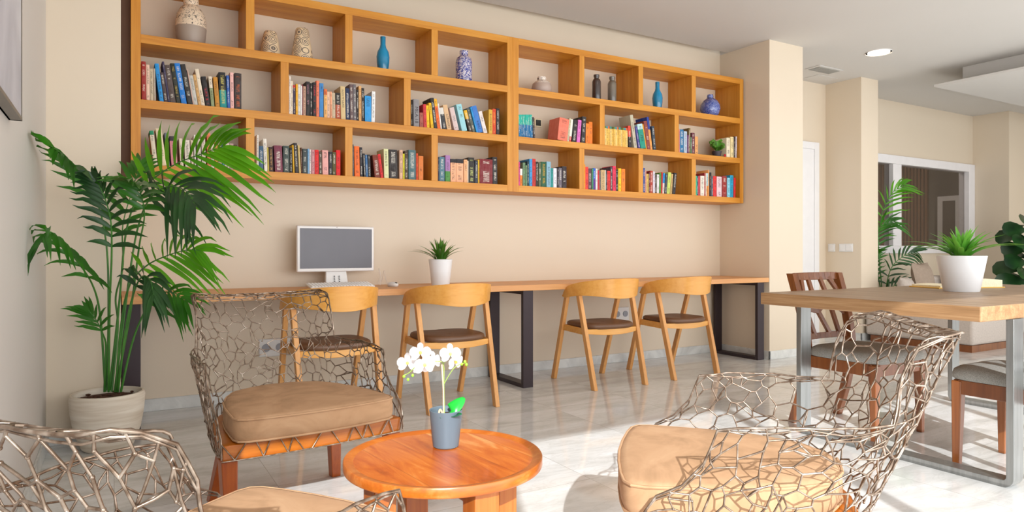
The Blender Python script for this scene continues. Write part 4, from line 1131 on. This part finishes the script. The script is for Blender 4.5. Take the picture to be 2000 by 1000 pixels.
def bay(off, scale, zrow, name, group, rows, depth=.15):
    """rows: x0,x1,ybase,shift_at_top,ytop,colour,desc[,upper colour,split][,title] in zoomed crop units"""
    n = 0; prev = None
    for r in rows:
        x0p, x1p, yb, sh, yt, col, desc = r[:7]; up = r[7] if len(r) > 7 else None; split = r[8] if len(r) > 8 else 2.0
        ttl = r[9] if len(r) > 9 else None; ink = r[10] if len(r) > 10 else None
        u0 = off[0] + x0p / scale; u1 = off[0] + x1p / scale
        xa, ta = XU(u0, SB); xb, tb = XU(u1, SB)
        vt = off[1] + yt / scale; t_ = (ta + tb) / 2
        z = ZB[zrow] + TH; zt = CAMH + (489 - vt) / FOC * t_; h = min(zt - z, .318)
        us = (x1p - x0p) / 2 + (x0p) + sh; xs, _ = XU(off[0] + us / scale, SB); xm, _ = XU(off[0] + (x0p + x1p) / 2 / scale, SB)
        lean = xs - xm
        if xa < (prev[0] if prev else -9): xa = prev[0] + .0006
        if prev is not None:
            zm = min(h, prev[2]); sl = prev[1] + (prev[0] - xa + .0005) / zm
            if lean / h < sl: lean = sl * h
        hh = math.sqrt(h * h + lean * lean)
        if xb - xa < .004: xb = xa + .004
        lab = f"{desc} book, {ORD[n]} along in the {name}"
        book(xa, xb, SB + .004 * ((n * 7) % 5) / 5, z, hh, lean, col, up, split, ink, depth, lab, group, ttl)
        ang = math.atan2(lean, hh); prev = (xa + (xb - xa) / math.cos(ang), lean / h, h); n += 1
m1 = "middle row's bay nearest the palm"; m2 = "middle row's second bay"; m3 = "middle row's third bay"; m4 = "middle row's fourth bay"; m5 = "middle row's fifth bay"; m6 = "middle row's last bay"
bb = ["bottom row's bay nearest the palm", "bottom row's second bay", "bottom row's third bay", "bottom row's fourth bay", "bottom row's fifth bay", "bottom row's sixth bay", "bottom row's seventh bay", "bottom row's last bay"]
GM, GB = 'books on the middle row of the wall shelf', 'books on the bottom row of the wall shelf'
bay((250, 80), 6.667, 1, m1, GM, [
 (177, 237, 745, -5, 268, '#9c2018', 'dark red'), (240, 285, 750, -10, 310, '#ecc8b0', 'pale pink'), (290, 335, 755, -12, 360, '#c9b89a', 'cream'), (338, 365, 758, -14, 360, '#b8aa98', 'thin grey'),
 (415, 468, 770, -70, 305, '#1d8fd6', 'bright blue leaning'), (474, 520, 770, -66, 420, '#4a3838', 'brown-black leaning'), (523, 550, 775, -88, 280, '#3c3454', 'tall purple leaning'), (552, 625, 780, -84, 325, '#54443f', 'brown leaning'),
 (632, 687, 790, -92, 305, '#1c2014', 'black leaning with gold lettering', None, 2, None, '#c8b060'), (697, 768, 800, -98, 305, '#1878cc', 'blue leaning with white lettering'), (780, 845, 810, -102, 320, '#2a2624', 'black leaning'), (847, 860, 815, -80, 380, '#e0b8a8', 'thin pink leaning'),
 (862, 912, 825, -70, 460, '#c9c6bd', 'pale leaning with blue bands'), (918, 955, 828, -78, 450, '#d2a468', 'tan leaning'), (958, 1005, 835, -86, 378, '#ead9bf', 'cream leaning'), (1015, 1078, 835, -65, 475, '#1e1818', 'black leaning with red lettering', None, 2, None, '#d02038'),
 (1085, 1128, 845, -38, 467, '#8f9a70', 'green and cream', '#e8d8c0', .62), (1142, 1198, 850, -33, 475, '#c8882a', 'ochre'), (1202, 1288, 860, -22, 412, '#0f8c88', 'half black half teal', '#1c1a18', .5, None, '#e0d070'), (1295, 1332, 860, -15, 450, '#2a5aa8', 'slim blue'),
 (1335, 1380, 868, -7, 412, '#f0b8b0', 'pink'), (1388, 1478, 873, 0, 420, '#3a2c28', 'thick dark brown', None, 2, None, '#c86030')])
bay((550, 130), 8.335, 1, m2, GM, [
 (121, 150, 765, 0, 158, '#efe6da', 'tall white'), (152, 185, 770, -2, 235, '#ead9c0', 'cream'), (190, 230, 772, -3, 300, '#3d3148', 'dark plum', '#c03028', .9), (233, 265, 778, 0, 285, '#f0b020', 'yellow'), (268, 308, 785, 0, 290, '#dcd8d4', 'grey-white'),
 (310, 335, 785, 0, 310, '#f0ece8', 'white'), (336, 350, 790, 0, 290, '#7a1a20', 'thin dark red'), (353, 395, 792, 3, 320, '#c89c84', 'pinkish tan'), (400, 462, 790, 0, 245, '#2a2220', 'black with pink lettering', None, 2, None, '#b07888'), (466, 506, 795, 0, 270, '#221c1c', 'slim black with white lettering'),
 (510, 562, 798, 0, 258, '#1e1a1a', 'black with red lettering', None, 2, None, '#d83a48'), (567, 612, 805, 0, 230, '#f0805c', 'coral'), (618, 684, 815, 0, 270, '#3c84c4', 'sky blue'), (692, 742, 820, 0, 365, '#f0b46c', 'orange-cream', '#e07038', .8), (745, 788, 825, -3, 410, '#e8c0a0', 'pale peach'),
 (794, 825, 830, -10, 410, '#f0a880', 'peach'), (828, 880, 838, -8, 430, '#c8b496', 'beige'), (886, 965, 845, -6, 430, '#b04a24', 'rust and black with white lettering', '#201814', .55), (970, 1045, 855, -14, 325, '#d8bc88', 'tall beige'), (1050, 1112, 858, -8, 355, '#1e2c50', 'navy'),
 (1118, 1170, 862, -10, 290, '#6a5454', 'mauve-brown'), (1174, 1222, 866, -8, 292, '#70686a', 'grey'), (1226, 1256, 870, 0, 380, '#28201c', 'slim black'), (1260, 1302, 880, -14, 318, '#e0a868', 'tan'), (1306, 1352, 882, -10, 352, '#241c1a', 'black')])
xb_, _ = XU(550 + 1360 / 8.335, SB); 
bay((550, 130), 8.335, 1, "middle row's second bay, blue and white pair", GM, [(1360, 1460, 895, -3, 480, '#2a98dc', 'wide blue'), (1465, 1520, 902, 8, 405, '#eceae8', 'tall white')])
bay((790, 160), 8.333, 1, m3, GM, [
 (108, 132, 715, 0, 290, '#201c18', 'slim black'), (153, 245, 720, -5, 285, '#8a8688', 'thick grey MILA 18', None, 2, ('MILA 18', .034, '#2c2830', .74)), (255, 312, 725, -3, 500, '#a85848', 'short brick-red'), (318, 366, 735, -35, 365, '#d03038', 'red leaning'), (370, 412, 740, -36, 385, '#f4c410', 'yellow leaning'),
 (436, 478, 745, -42, 350, '#f0bc10', 'second yellow leaning'), (488, 540, 755, -62, 270, '#2c2826', 'tall black leaning'), (543, 590, 760, -62, 285, '#f06a1c', 'orange leaning', '#f0b020', .75), (592, 614, 760, -60, 360, '#e8e4dc', 'thin white leaning'), (630, 690, 768, -66, 430, '#343438', 'black and white leaning', '#dcd8d0', .7),
 (698, 770, 775, -85, 390, '#dcb488', 'tan LONDON leaning', None, 2, ('LONDON', .022, '#3c2c24', .62)), (818, 892, 790, -86, 435, '#d8c0bc', 'pale pink-grey leaning'), (943, 1028, 795, -100, 385, '#9cd4dc', 'thick pale blue leaning'), (1058, 1108, 800, -95, 480, '#3a2c20', 'dark brown leaning', '#e8b020', .6), (1116, 1160, 805, -104, 450, '#585c50', 'grey-green leaning'),
 (1176, 1200, 810, -110, 430, '#2898dc', 'thin blue leaning'), (1203, 1280, 815, -112, 415, '#3878c8', 'blue leaning'), (1298, 1356, 828, -95, 498, '#e8dcd8', 'white leaning'), (1375, 1434, 835, 0, 450, '#d8a838', 'ochre'), (1437, 1492, 838, 0, 440, '#d0421c', 'red-orange', None, 2, None, '#f0b040'), (1497, 1548, 840, 0, 432, '#241c20', 'black')])
rows = [(112 + 23.5 * k, 112 + 23.5 * k + 21.5, 715, -10 - k * .6, 368, '#1c70a4', 'slim teal-over-blue', '#2cb4a0', .56) for k in range(10)]
rows += [(352, 380, 738, -30, 410, '#3c2c30', 'slim dark')]
bay((1000, 180), 8.333, 1, m4, GM, rows)
bay((1000, 180), 8.333, 1, "middle row's fourth bay, right-hand cluster".replace('right-hand', 'second'), GM, [(742, 898, 785, 38, 435, '#e87860', 'thick salmon leaning'), (902, 932, 790, 34, 425, '#c8c0a0', 'cream leaning'), (935, 968, 797, 33, 440, '#c02028', 'white and red leaning', '#e8e8dc', .24), (980, 1042, 803, 32, 455, '#241c1c', 'black leaning'), (1058, 1110, 810, 28, 455, '#e070c0', 'pink leaning'), (1128, 1190, 820, 22, 400, '#2c2828', 'tall black leaning'), (1203, 1252, 825, 4, 510, '#f08020', 'slim orange'), (1257, 1315, 830, 0, 485, '#e87818', 'orange')])
rows = [(80 + 24.2 * k, 80 + 24.2 * k + 22.5, 585, -4, 318 + 2.4 * k, '#e8b850' if k % 3 else '#ecc878', 'slim yellow series', ['#6a7c30', '#3c8ca0', '#d86030', '#3c8c80', '#4c5020'][k % 5], .88) for k in range(13)]
rows += [(405, 438, 600, -12, 318, '#281c1c', 'red and black', '#d8442c', .5), (478, 518, 610, -58, 180, '#c0b8a0', 'tall cream leaning'), (535, 560, 612, -48, 335, '#4a4490', 'slim purple leaning'), (568, 636, 620, -52, 305, '#10907c', 'teal leaning', '#b8d8dc', .78),
  (638, 652, 625, -50, 300, '#f0a020', 'thin orange leaning'), (655, 698, 630, -52, 260, '#8a3c34', 'maroon leaning'), (700, 726, 632, -54, 205, '#f0a050', 'tall blue and orange leaning', '#1c3c9c', .62), (735, 770, 628, -26, 325, '#283848', 'dark blue leaning')]
bay((1170, 200), 6.897, 1, m5, GM, rows)
bay((1170, 200), 6.897, 1, m6, GM, [(1078, 1091, 672, 0, 365, '#e08878', 'thin pink'), (1093, 1142, 675, 0, 365, '#2070a0', 'blue'), (1150, 1190, 680, 0, 390, '#b8c4d4', 'pale grey-blue'), (1194, 1212, 680, 0, 440, '#6a2868', 'purple'), (1213, 1235, 680, 0, 345, '#7a6030', 'olive-brown'), (1236, 1250, 680, 0, 470, '#508058', 'green'), (1253, 1292, 685, 0, 410, '#6a2c38', 'dark red'), (1298, 1338, 690, 0, 460, '#e0a060', 'orange-tan')])
bay((1170, 200), 6.897, 1, "middle row's last bay, beside the plant", GM, [(1720, 1766, 728, 0, 480, '#e8dcc0', 'cream'), (1775, 1817, 735, 0, 465, '#ecd8a0', 'pale yellow'), (1822, 1838, 740, 2, 460, '#2a1c24', 'thin black'), (1840, 1856, 735, 6, 460, '#d8ccd0', 'thin white')])
bay((270, 230), 8.335, 0, bb[0], GB, [
 (252, 318, 760, -72, 220, '#e0d4bc', 'white leaning with green top', '#1c8c60', .88), (365, 462, 770, -86, 185, '#ead6b4', 'thick cream leaning'), (482, 518, 790, -58, 250, '#6c747c', 'grey-blue leaning'), (545, 642, 790, -38, 305, '#e09098', 'pink and black leaning', '#3c3038', .84), (690, 740, 790, -28, 340, '#e8d8c0', 'cream'),
 (768, 852, 800, -18, 365, '#e8dccc', 'wide white'), (866, 905, 800, -16, 365, '#dcc8b0', 'beige'), (922, 944, 800, -18, 280, '#f0ece4', 'thin tall white'), (975, 1025, 800, -10, 350, '#d8d0c0', 'pale grey'), (1042, 1102, 805, -14, 280, '#e0d0c0', 'tall pale'), (1128, 1182, 808, -10, 250, '#e88058', 'tall orange'), (1188, 1240, 810, -8, 320, '#dcd0b8', 'cream spotted'), (1250, 1296, 812, -6, 400, '#f0a050', 'orange-yellow'),
 (1305, 1360, 815, -6, 420, '#c8a8a0', 'dusty pink'), (1372, 1405, 818, -8, 400, '#4c88b4', 'slim blue'), (1410, 1482, 820, 0, 415, '#dcc4bc', 'pale rose'), (1488, 1550, 825, 0, 420, '#b89490', 'mauve-pink'), (1555, 1612, 830, 0, 440, '#4a2018', 'dark brown')])
bay((490, 240), 9.09, 0, bb[1], GB, [
 (103, 138, 840, 0, 215, '#ece4d8', 'tall white'), (145, 222, 840, 0, 410, '#3c5c78', 'blue-grey'), (240, 298, 850, -20, 285, '#ece4d8', 'cream-white leaning'), (301, 328, 850, -18, 440, '#c8b450', 'slim olive-yellow'), (333, 405, 850, -14, 430, '#3a2420', 'dark brown', None, 2, None, '#c89858'), (430, 568, 858, -18, 405, '#7a3448', 'very thick maroon'), (580, 690, 868, -6, 410, '#3c4844', 'thick dark green-grey'),
 (697, 738, 870, -4, 440, '#181418', 'black'), (752, 778, 878, -28, 395, '#dca820', 'thin yellow leaning'), (790, 850, 880, -34, 360, '#2c2424', 'tall black leaning'), (860, 890, 882, -26, 400, '#dcc080', 'slim tan leaning'), (893, 917, 885, -10, 440, '#5a3420', 'slim brown'), (925, 1002, 885, -5, 460, '#3c4444', 'slate grey'), (1010, 1040, 888, 0, 460, '#7ca8cc', 'slim light blue'), (1042, 1073, 890, 0, 470, '#e0d0cc', 'slim white'),
 (1080, 1132, 895, 0, 480, '#cc8c90', 'pink patterned'), (1138, 1206, 898, 0, 480, '#dc1c1c', 'bright red'), (1212, 1265, 905, 0, 510, '#584838', 'grey-brown'), (1275, 1378, 910, -6, 488, '#e8a8a0', 'thick pink'), (1388, 1446, 915, 0, 515, '#28242c', 'black'), (1450, 1510, 915, 0, 520, '#565024', 'olive'), (1518, 1592, 922, 0, 485, '#e00c10', 'vivid red')])
bay((675, 270), 6.452, 0, bb[2], GB, [
 (88, 106, 470, -3, 80, '#505860', 'tall thin grey'), (118, 182, 478, -8, 102, '#f06c1c', 'bright orange'), (188, 220, 480, -8, 115, '#28242a', 'tall black'), (232, 258, 482, -14, 195, '#303034', 'slim black'), (260, 286, 482, -11, 210, '#3c6c9c', 'slim blue'), (288, 320, 484, -10, 208, '#2c2a2c', 'slim black-grey'), (372, 440, 490, -32, 215, '#7a2c14', 'rust-brown leaning'), (448, 480, 494, -46, 205, '#dc2024', 'red leaning'), (490, 546, 498, -8, 135, '#dcdca8', 'pale yellow-green'),
 (555, 658, 502, -6, 145, '#2c2422', 'very thick black'), (680, 720, 508, 0, 150, '#dcb090', 'pinkish tan'), (724, 746, 508, 0, 195, '#d0c820', 'thin lime-yellow'), (749, 790, 510, 0, 160, '#4a3828', 'brown'), (795, 886, 515, 0, 150, '#4c6c70', 'thick teal-grey'), (892, 914, 520, 0, 190, '#e05020', 'slim red-orange'), (920, 980, 522, 0, 225, '#d87830', 'orange')])
bay((675, 270), 6.452, 0, bb[3], GB, [
 (1165, 1182, 525, 0, 240, '#2c3048', 'thin navy'), (1185, 1250, 530, 0, 235, '#507888', 'grey-teal'), (1262, 1320, 535, 0, 215, '#4c8c3c', 'purple over green', '#a878b0', .4), (1325, 1393, 542, 0, 262, '#f0b088', 'peach with black top', '#2c2428', .84), (1398, 1486, 546, 0, 262, '#f0b088', 'wider peach with black top', '#2c2428', .82), (1492, 1536, 548, 0, 270, '#ecb080', 'orange-white'), (1538, 1551, 549, 0, 285, '#e8d8c0', 'thin cream'), (1555, 1628, 550, -5, 245, '#282420', 'black with pale green lettering', None, 2, None, '#d8e088'),
 (1632, 1668, 553, 0, 280, '#303848', 'slate navy'), (1672, 1689, 555, 0, 270, '#f0c020', 'thin yellow'), (1692, 1853, 558, 0, 265, '#7a1820', 'very thick dark red'), (1858, 1916, 562, -4, 238, '#241e20', 'black')])
bay((1000, 290), 8.333, 0, bb[4], GB, [
 (108, 131, 588, 0, 220, '#d84c8c', 'slim pink'), (135, 172, 595, 0, 330, '#e88020', 'orange and white', '#ece4dc', .62), (182, 223, 598, 0, 230, '#6c8c68', 'sage green'), (226, 248, 598, 0, 275, '#7c9c70', 'slim green'), (252, 282, 600, 0, 210, '#1c3c44', 'dark teal'), (285, 331, 600, 0, 170, '#3c94d0', 'light blue'), (335, 388, 605, 0, 168, '#c82c24', 'red with white lettering'), (392, 433, 605, 0, 215, '#282018', 'black'), (436, 476, 608, 0, 225, '#5c6444', 'olive'),
 (482, 560, 615, 0, 218, '#1c5838', 'dark green', None, 2, None, '#e0a820'), (566, 632, 622, 0, 215, '#88b4c8', 'pale blue'), (636, 674, 628, 0, 320, '#20908c', 'teal'), (680, 733, 632, 0, 320, '#e8e4ec', 'white and purple'), (738, 768, 635, 0, 320, '#302830', 'slim black'), (770, 816, 635, 0, 315, '#6c6470', 'grey'), (820, 890, 635, 0, 292, '#2c2026', 'black-brown')])
bay((1000, 290), 8.333, 0, bb[5], GB, [
 (1178, 1195, 655, 0, 260, '#f0a020', 'thin orange-yellow'), (1198, 1245, 660, 0, 300, '#ec3c34', 'red'), (1248, 1300, 665, 0, 325, '#5c3c44', 'plum-brown'), (1303, 1328, 668, 0, 330, '#3c8c60', 'slim green'), (1330, 1362, 670, 0, 320, '#5c2c8c', 'blue over purple', '#2c5cc8', .5), (1364, 1394, 672, 0, 330, '#dcd8d4', 'white'), (1402, 1429, 675, -8, 360, '#c8282c', 'slim red'), (1431, 1453, 678, -4, 360, '#7c7470', 'slim grey'), (1455, 1520, 682, -3, 350, '#ccac7c', 'tan'),
 (1522, 1533, 684, 0, 350, '#e8e4e0', 'thin white'), (1535, 1553, 686, 0, 370, '#383034', 'thin charcoal'), (1556, 1606, 688, 0, 365, '#d82420', 'bright red'), (1610, 1640, 690, 0, 300, '#483844', 'tall plum'), (1642, 1693, 692, 0, 285, '#dc2c50', 'crimson'), (1697, 1729, 697, 0, 340, '#2c2420', 'black'), (1733, 1781, 700, 0, 325, '#f4c018', 'yellow'), (1788, 1846, 700, 0, 335, '#f08020', 'orange')])
bay((1240, 300), 9.09, 0, bb[6], GB, [
 (147, 182, 688, 0, 255, '#34488c', 'tall navy-blue'), (185, 209, 692, 0, 300, '#d09080', 'pink'), (212, 253, 696, 0, 360, '#d8b458', 'tan-yellow'), (255, 276, 698, 0, 330, '#6c2028', 'slim maroon'), (278, 319, 700, 4, 305, '#b0341c', 'red-brown'), (325, 359, 702, 0, 320, '#d8d0dc', 'lavender-white'), (362, 393, 705, 0, 380, '#503c38', 'brown'), (396, 435, 705, 5, 370, '#dcd8d8', 'white'), (438, 466, 706, 6, 340, '#508c30', 'green'), (474, 490, 710, 12, 330, '#dc2c28', 'thin red leaning'), (492, 521, 712, 17, 350, '#e0d0c8', 'blue over white leaning', '#1c94dc', .52),
 (535, 568, 712, 18, 360, '#3c4048', 'dark grey leaning'), (573, 624, 712, 30, 335, '#c4d468', 'yellow-green leaning'), (630, 662, 715, 24, 360, '#c8a468', 'tan leaning'), (675, 722, 718, 30, 345, '#241c20', 'black leaning')])
bay((1240, 300), 9.09, 0, bb[7], GB, [
 (1080, 1100, 742, 0, 395, '#40c090', 'thin mint'), (1102, 1128, 744, 0, 400, '#0c6068', 'slim teal'), (1130, 1163, 750, 0, 400, '#c82c3c', 'red'), (1168, 1235, 752, 0, 395, '#e8dccc', 'thick white'), (1238, 1258, 753, 0, 345, '#a83438', 'slim dark red'), (1260, 1276, 754, 0, 350, '#dccdb8', 'thin cream'), (1278, 1308, 755, 0, 350, '#e08c34', 'pale blue over orange', '#b0ccd0', .45), (1310, 1326, 755, 0, 290, '#e89c58', 'tall thin orange'), (1328, 1363, 757, 0, 335, '#1c181c', 'black', None, 2, None, '#c87850'), (1366, 1391, 760, 0, 400, '#5c6470', 'slim grey'),
 (1395, 1449, 762, 0, 400, '#e02828', 'bright red'), (1460, 1546, 765, 0, 410, '#e4c4c8', 'pinkish white'), (1560, 1636, 770, 0, 400, '#982420', 'thick dark red'), (1645, 1690, 772, 0, 430, '#8cd0e4', 'light blue'), (1692, 1750, 775, 5, 385, '#109cc4', 'turquoise'), (1756, 1788, 778, 6, 430, '#d80c14', 'vivid red')])

# ------------------------------------------------------------------ light
w = bpy.data.worlds.new('sky'); SC.world = w; w.use_nodes = True
bg = w.node_tree.nodes['Background']; bg.inputs[0].default_value = (.80, .90, 1.0, 1); bg.inputs[1].default_value = 1.9
def sun():
    l = bpy.data.lights.new('sun', 'SUN'); l.energy = 6.4; l.angle = .009; l.color = (.95, .985, 1.0)
    o = bpy.data.objects.new('sun', l); COL.objects.link(o)
    az, el = math.radians(66), math.radians(28)
    d = Vector((math.cos(az) * math.cos(el), math.sin(az) * math.cos(el), -math.sin(el)))
    o.rotation_euler = d.to_track_quat('-Z', 'Y').to_euler(); o.location = (0, -3, 4)
sun()
def area(name, loc, rot, sx, sy, e, col):
    l = bpy.data.lights.new(name, 'AREA'); l.shape = 'RECTANGLE'; l.size = sx; l.size_y = sy; l.energy = e; l.color = col
    o = bpy.data.objects.new(name, l); COL.objects.link(o); o.location = loc; o.rotation_euler = rot; return o
area('window_skylight', (4.3, WIN_Y + .02, 1.3), (PI / 2, 0, 0), 9.0, 2.3, 185, (1.0, .975, .94))
area('ceiling_fill_light', (3.0, 1.8, CZ - .02), (0, 0, 0), 5.5, 3.0, 16, (1.0, .93, .86))  # added fill lamp under the ceiling, no fitting there
area('ceiling_fill_light', (8.5, 2.6, 2.70), (0, 0, 0), 3.0, 3.0, 7, (1.0, .93, .86))  # second added fill lamp, below the hanging panel
area('inner_room_fill', (9.6, 6.6, CZ - .05), (0, 0, 0), 2.0, 1.5, 45, (1.0, .92, .85))  # added lamp that brightens the room behind the window
area('floor_fill_light', (3.6, 1.6, .012), (PI, 0, 0), 5.5, 2.6, 24, (1.0, .96, .92))  # added upward fill lamp lying on the floor
for x, y in ((6.44, 3.93), (3.28, 3.66)):
    l = bpy.data.lights.new('downlight_beam', 'SPOT'); l.energy = 14; l.spot_size = 2.2; l.spot_blend = .9; l.color = (1, .82, .62); l.shadow_soft_size = .08
    o = bpy.data.objects.new('downlight_beam', l); COL.objects.link(o); o.location = (x, y, CZ - .03)

# ------------------------------------------------------------------ camera
cd = bpy.data.cameras.new('camera'); co_ = bpy.data.objects.new('camera', cd); COL.objects.link(co_)
co_.location = (0, 0, CAMH); co_.rotation_euler = (PI / 2, 0, -math.atan2(SN, CN))
cd.sensor_width = 36; cd.lens = 36 * FOC / 2000; cd.shift_y = -11 / 2000; cd.clip_start = .05
SC.camera = co_
SC.view_settings.view_transform = 'Standard'; SC.view_settings.look = 'None'; SC.view_settings.exposure = 0; SC.view_settings.gamma = 1
SC.cycles.max_bounces = 8; SC.cycles.diffuse_bounces = 4; SC.cycles.glossy_bounces = 4; SC.cycles.transmission_bounces = 4
SC.cycles.sample_clamp_indirect = 8; SC.cycles.caustics_reflective = False; SC.cycles.blur_glossy = .5; SC.cycles.caustics_refractive = False
